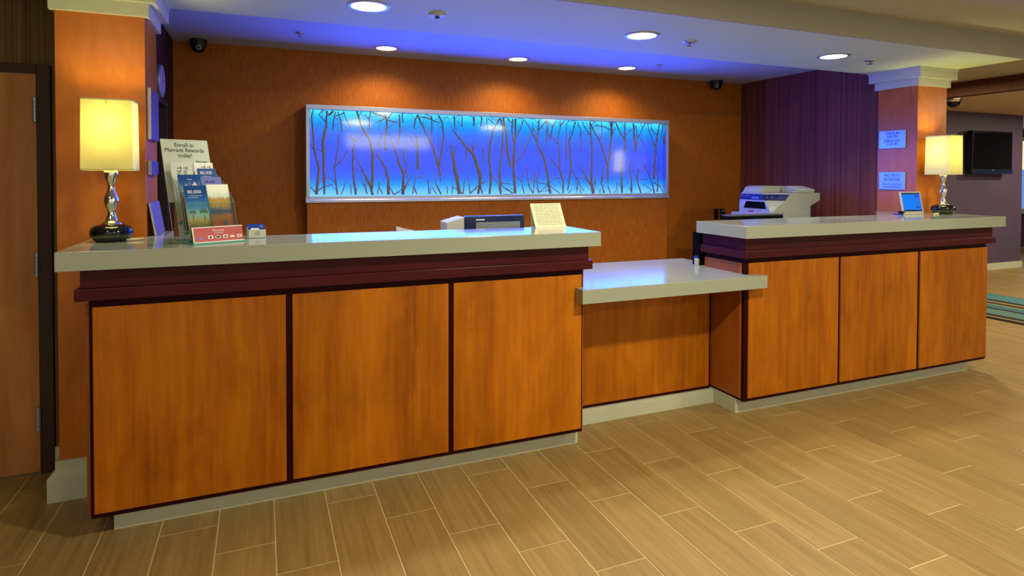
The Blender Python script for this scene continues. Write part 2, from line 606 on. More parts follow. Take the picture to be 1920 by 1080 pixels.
def slab(mb, origin, u, v, u0, u1, v0, v1, n0, n1):
    """Box in a tilted frame (origin, u, v, n = u x v)."""
    u, v = Vector(u).normalized(), Vector(v).normalized()
    n = u.cross(v)
    o = Vector(origin)
    vs_ = [o + u * a + v * b + n * c for c in (n0, n1) for b in (v0, v1) for a in (u0, u1)]
    return mb.add(vs_, [(0, 2, 3, 1), (4, 5, 7, 6), (0, 1, 5, 4), (2, 6, 7, 3), (0, 4, 6, 2), (1, 3, 7, 5)])


# ---------------------------------------------------------------- the setting
ZC, ZS = 2.32, 2.172           # main ceiling, dropped soffit
SY0, SY1, SX1 = 2.527, 3.40, 4.89
YB, XL, XR = 4.95, -0.583, 4.633   # back wall, left and right walls behind the desk

floor = struct(box(-3.2, 14.0, -3.4, 8.3, -0.12, -0.0012).build('floor', grout_mat))
# floor tiles, one third running bond; the ones that show largest are single tiles, the rest one mesh
TW, TL, JX = 0.2023, 0.595, 0.0042
tile_me = None
cells = []
for k in range(-6, 66):
    x0 = 0.041 + TW * k
    jy = 2.577 - 0.1985 * ((k - 1) % 3)
    for r in range(-6, 10):
        y0 = jy + TL * r
        cx, cy = x0 + TW / 2, y0 + TL / 2
        if y0 < -3.3 or y0 + TL > 8.2 or x0 + TW > 13.9 or x0 < -3.1:
            continue
        # seen from the visitors' side: in front of the desks or past their right end
        wdt = 0.382 * cx + 0.924 * cy
        lat = 0.924 * cx - 0.382 * cy
        front = y0 < 2.95 and not (-0.55 < cx < 4.6 and y0 > 2.70)
        seen = wdt > 0.6 and abs(lat / wdt) < 0.92 and (front or cx > 4.7 and cy < 5.4) and (EYE / wdt) < 0.75
        cells.append((0 if seen else 1, wdt, x0, y0))
cells.sort()
rest = MB()
for n, (hid, wdt, x0, y0) in enumerate(cells):
    if n < 290 and not hid:
        if tile_me is None:
            o = box(JX / 2, TW - JX / 2, JX / 2, TL - JX / 2, -0.010, 0.0).build('tile', tile_mat, floor)
            tile_me = o.data
        else:
            o = bpy.data.objects.new('tile', tile_me)
            COL.objects.link(o)
            o.parent = floor
        o.location = (x0, y0, 0)
    else:
        rest.box(x0 + JX / 2, x0 + TW - JX / 2, y0 + JX / 2, y0 + TL - JX / 2, -0.010, 0.0)
o = rest.build('tile_field', tile_mat, floor)
o['kind'] = 'stuff'

struct(box(-3.2, 6.62, -3.4, SY1, ZC, ZC + 0.1).build('ceiling', ceiling_paint))
struct(box(XR + 0.06, 6.62, SY1, 8.3, ZC, ZC + 0.1).build('ceiling', ceiling_paint))
struct(box(-3.2, XR + 0.06, SY1, YB + 0.12, ZC, ZC + 0.1).build('ceiling', recess_spill_tint))
struct(box(6.62, 14.0, -3.4, 8.3, 2.283, ZC + 0.1).build('ceiling', hall_ceiling_paint))
so = struct(box(-3.2, SX1, SY0 + 0.012, SY1, ZS, ZC).build('ceiling_soffit', soffit_paint))
box(-3.2, SX1, SY0, SY0 + 0.012, ZS, ZC).build('fascia', fascia_paint, so)
struct(box(6.545, 6.66, 1.2, 5.503, 2.177, ZC).build('trim_1', header_fabric))

# back wall with the boxed-out bay under the lightbox
wb = struct(box(XL - 0.12, XR + 0.12, YB, YB + 0.12, 0, ZC).build('wall_back', wall_fabric))
box(0.312, 3.558, 4.752, YB, 0, 1.150).build('bay', wall_fabric, wb)
# right wall behind the desk
struct(box(XR, XR + 0.12, 3.36, 5.503, 0, ZC).build('wall_right', plum_fabric))
# left wall with a doorway
wl = struct(box(XL - 0.10, XL, 3.345, 3.62, 0, ZC).build('wall_left', dark_fabric))
box(XL - 0.10, XL, 4.55, YB, 0, ZC).build('wall_end', dark_fabric, wl)
box(XL - 0.10, XL, 3.62, 4.55, 1.83, ZC).build('wall_header', dark_fabric, wl)
d2 = sroot('door_2', (XL, 4.0, 0))
box(XL - 0.085, XL - 0.045, 3.66, 4.52, 0, 1.80).build('leaf', brown_fabric, d2)
f = MB()
f.box(XL - 0.04, XL + 0.012, 3.60, 3.655, 0, 1.835)
f.box(XL - 0.04, XL + 0.012, 4.525, 4.58, 0, 1.835)
f.box(XL - 0.04, XL + 0.012, 3.655, 4.525, 1.80, 1.835)
f.build('frame', dark_brown, d2)
# wall with the entrance door, left of the column
YD = 3.345
wn = struct(box(-3.2, -1.96, YD, YD + 0.12, 0, ZC).build('wall_front', brown_fabric))
box(-1.96, -0.878, YD, YD + 0.12, 1.85, ZC).build('wall_header', brown_fabric, wn)
box(-0.878, XL - 0.1, YD, YD + 0.12, 0, ZC).build('wall_end', brown_fabric, wn)
d1 = sroot('door_1', (-1.4, YD, 0))
box(-1.90, -0.936, YD - 0.006, YD + 0.04, 0.006, 1.806).build('leaf', door_wood, d1)
f = MB()
f.box(-0.932, -0.879, YD - 0.02, YD + 0.10, 0, 1.848)
f.box(-1.96, -1.905, YD - 0.02, YD + 0.10, 0, 1.848)
f.box(-1.905, -0.932, YD - 0.02, YD + 0.10, 1.81, 1.848)
f.build('frame', door_frame_paint, d1, bevel=0.003)
for hz in (1.645, 0.952, 0.254):
    h = MB()
    for a, b in ((-0.053, -0.033), (-0.032, -0.011), (-0.010, 0.012), (0.013, 0.033), (0.034, 0.053)):
        h.lathe([(0.0095, hz + a), (0.0095, hz + b)], c=(-0.9355, YD - 0.026, 0), seg=14)
    h.box(-0.937, -0.934, YD - 0.022, YD, hz - 0.052, hz + 0.052)
    h.build('hinge', hinge_steel, d1)
struct(box(-0.880, -0.790, YD - 0.014, YD, 0, 0.11).build('baseboard_left', trim_paint))
# hall to the right
struct(box(XR + 0.12, 10.59, 5.503, 5.62, 0, ZC).build('wall_far', tv_wall_paint))
struct(box(XR + 0.12, 10.60, 5.486, 5.503, 0, 0.094).build('baseboard_far', trim_paint))
w7 = sroot('window_1', (13.5, 7.0, 0))
box(12.6, 14.0, 7.02, 7.03, 0.75, 1.50).build('pane', window_sky, w7)
box(12.6, 14.0, 7.02, 7.03, 1.50, 2.05).build('pane', window_bright, w7)
f = MB()
f.box(12.5, 14.0, 6.98, 7.05, 2.05, 2.12)
f.box(12.5, 14.0, 6.97, 7.05, 0.66, 0.75)
f.box(12.5, 12.6, 6.98, 7.05, 0.75, 2.05)
f.build('frame', trim_paint, w7)
struct(box(-3.32, -3.2, -3.4, 3.46, 0, ZC).build('wall_lobby', brown_fabric))  # unseen lobby wall, added to cut ambient light from the left
wh = struct(box(10.59, 14.0, 7.05, 7.17, 0, ZC).build('wall_hall', tv_wall_paint))
struct(box(13.9, 14.0, -3.4, 7.05, 0, ZC).build('wall_side', tv_wall_paint))


# ---------------------------------------------------------------- clad columns
def column(x0, x1, y0, y1, label, base):
    t = thing('column', label, 'column', ((x0 + x1) / 2, (y0 + y1) / 2, 0))
    box(x0, x1, y0, y1, 0, 2.06).build('shaft', column_wood, t, bevel=0.0015)
    e = 0.018
    box(x0 - e, x1 + e, y0 - e, y1 + e, 2.037, 2.10).build('capital', trim_paint, t, bevel=0.0015)
    e = 0.048
    box(x0 - e, x1 + e, y0 - e, min(y1 + e, SY1 + 0.02), 2.094, 2.16).build('capital', trim_paint, t, bevel=0.0015)
    e = 0.053
    box(x0 - e, x1 + e, y0 - e, min(y1 + e, SY1 + 0.02), 2.158, ZS).build('capital_lip', trim_paint, t)
    m = MB()
    m.box(x0 - 0.034, x1 + 0.034, y0 - 0.040, y1 + 0.03, 0, 0.098)
    a, b = 0.034, 0.012
    zs = (0.098, 0.120)
    m.add([(x0 - a, y0 - 0.04, zs[0]), (x1 + a, y0 - 0.04, zs[0]), (x1 + a, y1 + .03, zs[0]), (x0 - a, y1 + .03, zs[0]),
           (x0 - b, y0 - b, zs[1]), (x1 + b, y0 - b, zs[1]), (x1 + b, y1 + b, zs[1]), (x0 - b, y1 + b, zs[1])],
          [(0, 1, 5, 4), (1, 2, 6, 5), (2, 3, 7, 6), (3, 0, 4, 7)])
    m.box(x0 - b, x1 + b, y0 - b, y1 + b, 0.118, 0.158)
    m.build('base_moulding', trim_paint, t)
    return t


column(-0.790, -0.466, 3.05, 3.36, 'orange wood clad column behind the left lamp, beside the wooden door', True)
column(4.525, 4.855, 3.03, 3.345, 'orange wood clad column behind the right lamp, with two blue lit signs', True)

# ---------------------------------------------------------------- recessed lights
disc_me = {}


def downlight(x, y, z, r, mat, label, group, watts, spot, warm):
    t = thing('ceiling_light', label, 'ceiling light', (x, y, z), group)
    ring = MB()
    ring.lathe([(r, -0.0005), (r, -0.006), (r + 0.008, -0.008), (r + 0.018, -0.004), (r + 0.018, -0.0005)], c=(x, y, z), seg=40, cap=False)
    ring.build('trim_ring', satin, t)
    MB().lathe([(r, -0.004), (r, -0.002)], c=(x, y, z), seg=40).build('lens', mat, t)
    lamp('downlight', 'SPOT', (x, y, z - 0.012), watts, warm, target=(x, y, 0), spot_size=math.radians(spot), spot_blend=0.7, shadow_soft_size=0.07)


GF, GB = 'round recessed lights in the dropped soffit', 'small round recessed lights in the rear ceiling'
for x, lb in ((0.480, 'large white recessed ceiling light at top, nearest the left column'),
              (2.039, 'large recessed ceiling light in the soffit, middle of three'),
              (3.579, 'large recessed ceiling light in the soffit, nearest the right column')):
    downlight(x, 2.972, ZS, 0.083, light_white, lb, GF, 70.0, 138, (1, 0.92, 0.70))
for x, lb in ((0.875, 'small yellowish recessed light above the left part of the blue panel'),
              (1.956, 'small white recessed light above the middle of the blue panel'),
              (3.009, 'small recessed light above the right part of the blue panel')):
    downlight(x, 4.612, ZC, 0.075, light_warm, lb, GB, 31.0, 150, (1, 0.78, 0.42))

# ceiling fittings
for x, y, z, r, lb in ((-0.412, 4.860, ZC, 0.052, 'black dome security camera at the top left of the orange wall'),
                       (4.246, 4.880, ZC, 0.056, 'black dome security camera at the top right of the orange wall')):
    t = thing('security_camera', lb, 'camera', (x, y, z))
    MB().lathe([(r * 1.12, 0), (r * 1.12, -0.018), (r * 1.04, -0.026), (r * 1.0, -0.040)], c=(x, y, z), seg=28).build('housing', matt_black, t)
    MB().lathe([(r * 0.98, -0.038), (r * 0.92, -0.056), (r * 0.78, -0.074), (r * 0.5, -0.088), (0.004, -0.094)], c=(x, y, z), seg=28).build('dome', gloss_black, t)
    d = Vector((0, 0, EYE)) - Vector((x, y, z - 0.06))
    d.normalize()
    p = Vector((x, y, z - 0.055)) + d * r * 0.82
    ring = MB()
    ring.lathe([(0.017, 0.0), (0.017, 0.008), (0.011, 0.009), (0.011, 0.0)], seg=16)
    rot = d.to_track_quat('Z', 'Y').to_matrix().to_4x4()
    rot.translation = p
    ring.moved(rot).build('lens_ring', grey_plastic, t)
t = thing('security_camera', 'chrome based black dome camera on the hall ceiling right of the column', 'camera', (7.56, 4.64, 2.283))
MB().lathe([(0.085, 0), (0.085, -0.02), (0.070, -0.042)], c=(7.56, 4.64, 2.283), seg=28).build('base', chrome, t)
MB().lathe([(0.068, -0.04), (0.062, -0.07), (0.045, -0.092), (0.02, -0.104), (0.003, -0.107)], c=(7.56, 4.64, 2.283), seg=28).build('dome', gloss_black, t)

for x, y, z, lb in ((0.246, 4.35, ZC, 'small concealed sprinkler in the rear ceiling near the left camera'),
                    (3.181, 4.37, ZC, 'small sprinkler in the rear ceiling near the right camera')):
    t = thing('sprinkler', lb, 'sprinkler', (x, y, z))
    MB().lathe([(0.032, 0), (0.030, -0.006)], c=(x, y, z), seg=20).build('escutcheon', satin, t)
    MB().lathe([(0.008, -0.005), (0.008, -0.024), (0.018, -0.026), (0.018, -0.028)], c=(x, y, z), seg=14).build('head', steel, t)
for x, y, lb in ((2.396, 2.992, 'sprinkler with red bulb in the soffit between two large lights'),
                 (3.936, 2.973, 'sprinkler with red bulb in the soffit beside the right column')):
    t = thing('sprinkler', lb, 'sprinkler', (x, y, ZS))
    MB().lathe([(0.042, 0), (0.034, -0.008), (0.026, -0.010)], c=(x, y, ZS), seg=20).build('escutcheon', satin, t)
    h = MB().lathe([(0.004, -0.008), (0.004, -0.026)], c=(x, y, ZS), seg=8)
    h.build('bulb', red_dot, t)
    MB().lathe([(0.016, -0.026), (0.018, -0.029)], c=(x, y, ZS), seg=14).build('deflector', steel, t)
t = thing('smoke_detector', 'flat bluish white detector plate in the soffit right of the first light', 'detector', (0.823, 2.985, ZS))
MB().lathe([(0.045, 0), (0.043, -0.010), (0.034, -0.014)], c=(0.823, 2.985, ZS), seg=24).build('plate', white_plastic, t)
MB().lathe([(0.012, -0.013), (0.010, -0.024)], c=(0.823, 2.985, ZS), seg=12).build('sensor', matt_black, t)

# ---------------------------------------------------------------- lightbox
t = thing('lightbox', 'long blue backlit panel with dark bare branches in a silver frame', 'lightbox', (1.935, 4.95, 1.15))
f = MB()
FX0, FX1 = 0.304, 3.567
f.box(FX0, FX1, 4.738, YB, 1.850, 1.884)
f.box(FX0, 0.330, 4.738, YB, 1.19, 1.850)
f.box(3.541, FX1, 4.738, YB, 1.19, 1.850)
f.build('frame', satin, t, bevel=0.002)
f = MB()
f.prism([(4.738, 1.196), (4.738, 1.176), (4.730, 1.168), (4.730, 1.150), (YB, 1.150), (YB, 1.196)], FX0 - 0.003, FX1 + 0.003, 'X')
f.build('bottom_rail', satin, t, bevel=0.0015)
box(0.330, 3.541, 4.800, 4.81, 1.196, 1.850).build('diffuser', backlight, t)
box(0.331, 3.540, 4.752, 4.757, 1.197, 1.849).build('front_pane', acrylic_front, t)
for k, x in enumerate((1.30, 2.45)):
    box(x - 0.0006, x + 0.0006, 4.750, 4.752, 1.197, 1.849).build('seam', white_plastic, t)
lamp('lightbox_light', 'AREA', (1.935, 4.745, 1.523), 84.0, (0.02, 0.085, 1.0), target=(1.935, 0, 1.523), shape='RECTANGLE', size=3.18, size_y=0.63)
box(3.03, 3.17, 4.7285, 4.730, 1.153, 1.164).build('label_plate', cream_paper, t)
BRANCHES = [[(6,2,[(381,1211),(400,1407),(367,1547),(356,1717),(349,1802),(360,1849)]),(2,2,[(381,1211),(336,1266)]),(3,2,[(381,1235),(426,1266),(497,1289)]),(2,2,[(367,1547),(337,1585)])],[(4,7,[(437,1211),(437,1328),(434,1517),(427,1602)]),(7,3,[(427,1602),(453,1721),(461,1846)]),(3,2,[(427,1532),(378,1555)]),(2,2,[(454,1752),(401,1812),(435,1853)]),(2,2,[(450,1799),(507,1848)])],[(4,2,[(535,1210),(524,1289),(513,1423),(529,1518),(544,1589),(544,1668)]),(3,2,[(517,1423),(582,1495),(613,1551)]),(2,2,[(524,1289),(490,1328),(467,1360)]),(2,2,[(562,1210),(597,1305)])],[(5,3,[(671,1209),(659,1289),(648,1456),(652,1552),(660,1616),(629,1663)]),(3,2,[(656,1592),(723,1673)]),(3,2,[(660,1616),(676,1664)])],[(2,2,[(636,1209),(632,1289)])],[(3,2,[(757,1212),(730,1288),(710,1329)]),(2,2,[(738,1264),(746,1329)])],[(6,2,[(801,1207),(785,1264),(738,1361),(699,1441),(668,1504)])],[(5,7,[(793,1248),(798,1409),(802,1539)]),(7,4,[(802,1539),(786,1619),(747,1682),(707,1753),(680,1848)])],[(2,2,[(837,1211),(849,1264)]),(2,2,[(878,1211),(849,1264),(846,1312)])],[(7,3,[(922,1206),(922,1329),(902,1410),(866,1475),(826,1523)])],[(6,3,[(907,1557),(894,1573),(911,1736),(903,1817),(883,1856)]),(3,2,[(903,1809),(834,1774)]),(3,2,[(903,1817),(850,1827),(802,1841)]),(3,2,[(911,1793),(997,1771)]),(3,2,[(919,1801),(956,1859)])],[(3,2,[(963,1206),(935,1263)]),(3,2,[(963,1206),(1029,1246)])],[(7,3,[(1037,1205),(1042,1370),(1005,1452),(980,1542),(939,1655)])],[(3,2,[(499,1698),(507,1777),(522,1841)]),(2,2,[(522,1809),(591,1836)]),(3,2,[(567,1685),(560,1779),(537,1842)]),(2,2,[(473,1807),(507,1840)])],[(2,2,[(637,1719),(598,1789),(579,1843)])],[(3,2,[(778,1707),(774,1787),(783,1852)]),(2,2,[(771,1795),(739,1826)])],[(4,2,[(842,1572),(858,1637),(882,1686)])],[(4,3,[(997,1599),(1013,1715),(1009,1837)]),(3,2,[(1038,1773),(1030,1854)])],[(3,2,[(1044,1246),(1111,1362)]),(3,2,[(1149,1208),(1124,1271),(1136,1337),(1196,1346)]),(2,2,[(1115,1209),(1128,1287)])],[(3,2,[(1247,1207),(1243,1329)]),(2,2,[(1260,1207),(1264,1262)]),(2,2,[(1312,1207),(1277,1262)])],[(4,2,[(1351,1206),(1307,1295),(1294,1337)])],[(7,3,[(1158,1404),(1158,1578),(1141,1685)]),(3,2,[(1149,1586),(1120,1627),(1086,1684)]),(3,2,[(1141,1611),(1166,1678)])],[(4,3,[(1053,1576),(1040,1526),(1069,1428),(1053,1362)])],[(3,6,[(1346,1304),(1333,1413),(1307,1497)]),(6,3,[(1307,1497),(1281,1589),(1230,1688),(1179,1786),(1158,1843)])],[(5,3,[(1333,1422),(1351,1531),(1368,1667),(1359,1793),(1324,1842)])],[(2,2,[(1403,1206),(1399,1270)]),(2,2,[(1443,1206),(1447,1278)])],[(8,9,[(1505,1205),(1487,1312),(1465,1414)]),(9,3,[(1465,1414),(1447,1533),(1429,1609)]),(3,2,[(1456,1499),(1482,1602)]),(3,2,[(1536,1205),(1510,1235),(1438,1261)])],[(3,2,[(1536,1205),(1559,1346)])],[(3,2,[(1599,1204),(1586,1338)]),(3,2,[(1599,1209),(1663,1269),(1746,1312)])],[(5,9,[(1668,1204),(1686,1277),(1681,1381)]),(9,3,[(1681,1381),(1635,1519),(1608,1553),(1563,1595),(1500,1670),(1447,1728)]),(3,2,[(1626,1536),(1617,1639)]),(3,2,[(1608,1553),(1663,1631)]),(3,3,[(1709,1203),(1686,1286)])],[(5,6,[(1769,1203),(1783,1347),(1764,1503)]),(6,3,[(1764,1503),(1773,1608),(1801,1739),(1866,1846)])],[(3,2,[(1872,1202),(1848,1285),(1792,1364)]),(4,5,[(1872,1202),(1858,1399),(1885,1593)]),(5,4,[(1885,1593),(1894,1768),(1866,1842)])],[(3,2,[(1972,1214),(1896,1259),(1867,1329)]),(2,2,[(1962,1285),(1886,1294)])],[(6,4,[(1962,1435),(1933,1550),(1928,1699),(1904,1795),(1894,1847)]),(3,2,[(1980,1806),(1932,1844)])],[(3,3,[(1128,1726),(1137,1801),(1158,1843)])],[(3,3,[(1268,1689),(1273,1798),(1268,1839)]),(3,2,[(1187,1828),(1264,1810),(1342,1784)])],[(3,3,[(1465,1729),(1460,1847)])],[(3,2,[(1531,1756),(1531,1846)])],[(4,4,[(1630,1768),(1633,1846)])],[(3,3,[(1690,1770),(1703,1844)])],[(3,2,[(1754,1738),(1745,1841)]),(2,2,[(1815,1792),(1754,1842)])],[(3,3,[(1563,1466),(1567,1569)])],[(3,3,[(1709,1468),(1708,1589)])],[(7,6,[(2006,1206),(1988,1402),(1992,1546)]),(6,4,[(1992,1546),(2005,1682),(2004,1842)]),(4,3,[(1988,1426),(1996,1610),(1974,1745),(1978,1841)]),(3,2,[(2009,1691),(2052,1756),(2083,1841)]),(4,2,[(2010,1466),(2079,1564),(2150,1694),(2180,1768)]),(3,2,[(1989,1206),(1924,1250)])],[(3,2,[(2089,1205),(2067,1298),(2019,1354)]),(2,2,[(2067,1306),(2084,1370)])],[(3,2,[(2174,1204),(2133,1273),(2115,1387),(2111,1451)]),(2,2,[(2174,1208),(2182,1387)])],[(3,2,[(2227,1204),(2209,1306),(2235,1428)]),(2,2,[(2227,1212),(2322,1281)]),(2,2,[(2209,1302),(2313,1285)])],[(6,6,[(2341,1203),(2322,1281),(2303,1404),(2276,1518)]),(6,3,[(2276,1518),(2221,1607),(2208,1655),(2221,1753),(2229,1843)]),(3,2,[(2208,1647),(2158,1735),(2092,1838)]),(3,2,[(2221,1745),(2302,1846)]),(2,2,[(2322,1281),(2368,1330),(2441,1339)]),(2,2,[(2322,1273),(2433,1202)])],[(4,5,[(2465,1202),(2465,1305),(2432,1413)]),(4,2,[(2432,1413),(2367,1478),(2330,1511)]),(4,2,[(2432,1421),(2421,1611),(2412,1693),(2435,1793),(2430,1842)]),(3,2,[(2435,1793),(2476,1844)])],[(3,5,[(2512,1226),(2525,1322),(2543,1430)]),(5,3,[(2543,1430),(2533,1555),(2519,1663),(2551,1730),(2584,1839)]),(3,3,[(2553,1405),(2610,1314),(2601,1221)])],[(8,5,[(2769,1199),(2749,1305),(2753,1474)]),(5,3,[(2753,1474),(2757,1618),(2737,1736),(2736,1841)]),(4,2,[(2749,1280),(2686,1364),(2600,1473)]),(3,2,[(2769,1203),(2725,1305),(2677,1339),(2572,1339)])],[(2,2,[(2311,1699),(2315,1842)]),(2,2,[(2293,1592),(2302,1715),(2297,1837)])],[(4,2,[(2330,1666),(2356,1782),(2393,1841)])],[(3,2,[(2496,1505),(2495,1803),(2518,1850)])],[(3,5,[(2926,1288),(2920,1442)]),(5,3,[(2920,1442),(2870,1586),(2830,1679),(2761,1778),(2732,1836)]),(4,3,[(2920,1442),(2948,1613),(2957,1776),(2947,1848)]),(3,2,[(2830,1679),(2859,1722),(2853,1845)]),(3,2,[(2957,1776),(2888,1804),(2780,1817)])],[(3,2,[(2732,1727),(2674,1801),(2660,1842)]),(2,2,[(2741,1812),(2780,1842)])],[(3,2,[(2951,1202),(2921,1279)]),(3,2,[(2882,1202),(2852,1296),(2861,1390)])],[(2,2,[(2788,1339),(2784,1220)])],[(3,2,[(2647,1557),(2641,1758),(2607,1840)])],[(2,2,[(2649,1200),(2630,1246)]),(2,2,[(2516,1205),(2554,1238)]),(2,2,[(2620,1305),(2677,1221)])],[(5,5,[(3073,1202),(3067,1415),(3061,1537)])],[(5,3,[(3104,1579),(3108,1678),(3060,1742),(3002,1846)]),(3,2,[(3108,1678),(3098,1849)]),(2,2,[(3108,1735),(3185,1795)])],[(2,2,[(3026,1202),(3015,1308)]),(2,2,[(2988,1202),(3011,1227)])],[(4,3,[(3180,1201),(3179,1333),(3149,1440),(3168,1506)]),(3,2,[(3180,1209),(3160,1259)])],[(4,3,[(3283,1200),(3237,1325),(3247,1424)]),(2,2,[(3237,1325),(3346,1325)])],[(6,4,[(3221,1589),(3205,1705),(3194,1844)]),(3,2,[(3216,1598),(3235,1697),(3322,1849)]),(3,2,[(3235,1705),(3224,1829)]),(2,2,[(3274,1715),(3334,1633)])],[(4,2,[(3432,1199),(3406,1299),(3356,1391),(3305,1458)]),(3,2,[(3421,1299),(3498,1257),(3529,1206)])],[(6,5,[(3426,1325),(3435,1493),(3444,1602)]),(5,3,[(3444,1602),(3463,1736),(3482,1846)]),(3,2,[(3444,1610),(3393,1743),(3352,1842)]),(3,2,[(3463,1745),(3392,1801)])],[(4,2,[(3468,1207),(3476,1375),(3485,1527)])],[(3,3,[(3509,1712),(3523,1848)]),(2,2,[(3555,1638),(3514,1721)])],[(2,2,[(3407,1224),(3307,1283)])],[(2,2,[(2950,1203),(2931,1260)]),(2,2,[(2889,1203),(2855,1292),(2869,1422)]),(2,2,[(2837,1204),(2846,1244)])],[(5,3,[(2943,1536),(2947,1665),(2965,1723),(2960,1844)]),(2,2,[(2965,1723),(2998,1805)])]]
rng = random.Random(4)


def trees(segs):
    out = []
    for s in segs:
        hit = None
        for g in out:
            for q in g:
                for (xa, za), (xb, zb) in zip(q[2], q[2][1:]):
                    for end in (s[2][0], s[2][-1]):
                        L2 = (xb - xa) ** 2 + (zb - za) ** 2 or 1
                        k = max(0, min(1, ((end[0] - xa) * (xb - xa) + (end[1] - za) * (zb - za)) / L2))
                        if math.hypot(xa + k * (xb - xa) - end[0], za + k * (zb - za) - end[1]) < 14:
                            hit = g
        if hit is None:
            out.append([s])
        else:
            hit.append(s)
    return out


for segs in [g for tree in BRANCHES for g in trees(tree)]:
    m = MB()
    for r0, r1, pts in segs:
        P = []
        for i, (x, z) in enumerate(pts):
            P.append(Vector((x / 1000, 4.782 + rng.uniform(-0.004, 0.004), min(1.849, max(1.1975, z / 1000)))))
            if i + 1 < len(pts):
                x2, z2 = pts[i + 1]
                q = Vector(((x + x2) / 2000 + rng.uniform(-.003, .003), 4.782 + rng.uniform(-0.004, 0.004), (z + z2) / 2000 + rng.uniform(-.004, .004)))
                q.z = min(1.848, max(1.198, q.z))
                P.append(q)
        m.tube(P, max(0.0042, r0 * 0.0019), max(0.0031, r1 * 0.0019), 5)
        # fine side twigs, more of them on the longer stems
        ln = sum((P[i + 1] - P[i]).length for i in range(len(P) - 1))
        for _ in range(int(ln / 0.075)):
            i = rng.randrange(len(P) - 1)
            p = P[i].lerp(P[i + 1], rng.random())
            d = (P[i + 1] - P[i]).normalized()
            an = rng.choice((-1, 1)) * rng.uniform(0.35, 0.9)
            w = Vector((d.x * math.cos(an) - d.z * math.sin(an), 0, d.x * math.sin(an) + d.z * math.cos(an)))
            tl_ = rng.uniform(0.04, 0.15)
            Q = [p, p + w * tl_ * 0.5 + Vector((rng.uniform(-.006, .006), 0, rng.uniform(-.004, .008))), p + w * tl_]
            for q in Q:
                q.z = min(1.848, max(1.198, q.z))
                q.x = min(3.537, max(0.334, q.x))
            m.tube(Q, 0.0030, 0.0020, 4)
    m.build('branch', branch_bark, t)

# ---------------------------------------------------------------- reception desks
ZT0, ZT1 = 1.016, 1.085


def desk_front(t, x0, x1, cuts, y=2.62):
    """Panels on a dark frame, ledge moulding and fascia."""
    box(x0, x1, y + 0.009, y + 0.03, 0.0865, 0.905).build('frame', frame_dark, t)
    # dark edge bars proud enough to close the panel joints
    for a, b in cuts:
        box(a, b, y, y + 0.011, 0.105, 0.870).build('panel', panel_wood, t, bevel=0.0012, seg=1)


# left desk
LX0, LX1 = -0.587, 1.465
t = thing('reception_desk', 'long left reception desk with three orange wood panels and dark frame', 'desk', (0.44, 2.8, 0))
box(LX0, LX1, 2.65, 2.95, 0.0865, ZT0).build('carcass', frame_dark, t)
desk_front(t, LX0, LX1, ((-0.575, 0.088), (0.113, 0.775), (0.799, 1.456)))
box(LX1, LX1 + 0.004, 2.628, 2.93, 0.0865, 0.895).build('side_panel', side_wood, t)
box(LX0 - 0.020, LX0, 2.668, 3.0, 0.0865, 0.872).build('side_panel', side_wood, t)
box(LX0 - 0.035, LX1 + 0.033, 2.585, 2.95, 0.900, 0.944).build('ledge', mahogany, t, bevel=0.003)
box(LX0 - 0.020, LX1 + 0.018, 2.602, 2.95, 0.944, ZT0).build('fascia', mahogany, t, bevel=0.001)
box(-0.528, LX1 + 0.012, 2.694, 2.93, 0, 0.0865).build('toe_kick', trim_paint, t)
box(-0.45, LX1 - 0.02, 2.951, 3.42, 0.70, 0.735).build('work_surface', grey_plastic, t)

# low middle section
t = thing('low_desk', 'low middle desk section with one wood panel between the tall desks', 'desk', (1.98, 2.95, 0))
box(LX1 + 0.0135, 2.486, 2.8905, 3.2, 0.084, 0.738).build('carcass', frame_dark, t)
box(LX1 + 0.0165, 2.476, 2.889, 2.899, 0.099, 0.738).build('panel', panel_wood, t, bevel=0.0012, seg=1)
box(LX1 + 0.015, 2.497, 2.877, 3.2, 0, 0.083).build('baseboard', trim_paint, t)
box(LX1 + 0.015, 2.497, 2.873, 2.877, 0, 0.070).build('baseboard_face', trim_paint, t)

# right desk
QX0, QX1 = 2.495, 4.663
t = thing('reception_desk', 'right reception desk with three orange wood panels, under tablet and lamp', 'desk', (3.58, 2.8, 0))
box(QX0 + 0.004, QX1 - 0.006, 2.65, 2.95, 0.0865, ZT0).build('carcass', frame_dark, t)
desk_front(t, QX0, QX1 - 0.006, ((2.523, 3.222), (3.244, 3.938), (3.964, 4.658)))
box(QX0 - 0.002, QX0 + 0.005, 2.664, 2.955, 0.100, 0.868).build('side_panel', side_wood, t)
box(QX0 - 0.003, QX0 + 0.005, 2.648, 2.664, 0.100, 0.868).build('edge_strip', panel_wood, t)
box(QX1 - 0.006, QX1, 2.622, 2.94, 0.092, 0.872).build('side_panel', side_wood, t)
box(QX0 - 0.035, QX1 + 0.028, 2.585, 2.955, 0.900, 0.944).build('ledge', mahogany, t, bevel=0.003)
box(QX0 - 0.018, QX1 + 0.016, 2.602, 2.955, 0.944, ZT0).build('fascia', mahogany, t, bevel=0.001)
box(2.506, 4.588, 2.694, 2.93, 0, 0.0865).build('toe_kick', trim_paint, t)
box(2.499, 2.506, 2.694, 2.95, 0.0, 0.0863).build('baseboard_return', trim_paint, t)
box(2.56, 4.45, 2.951, 3.42, 0.70, 0.735).build('work_surface', grey_plastic, t)

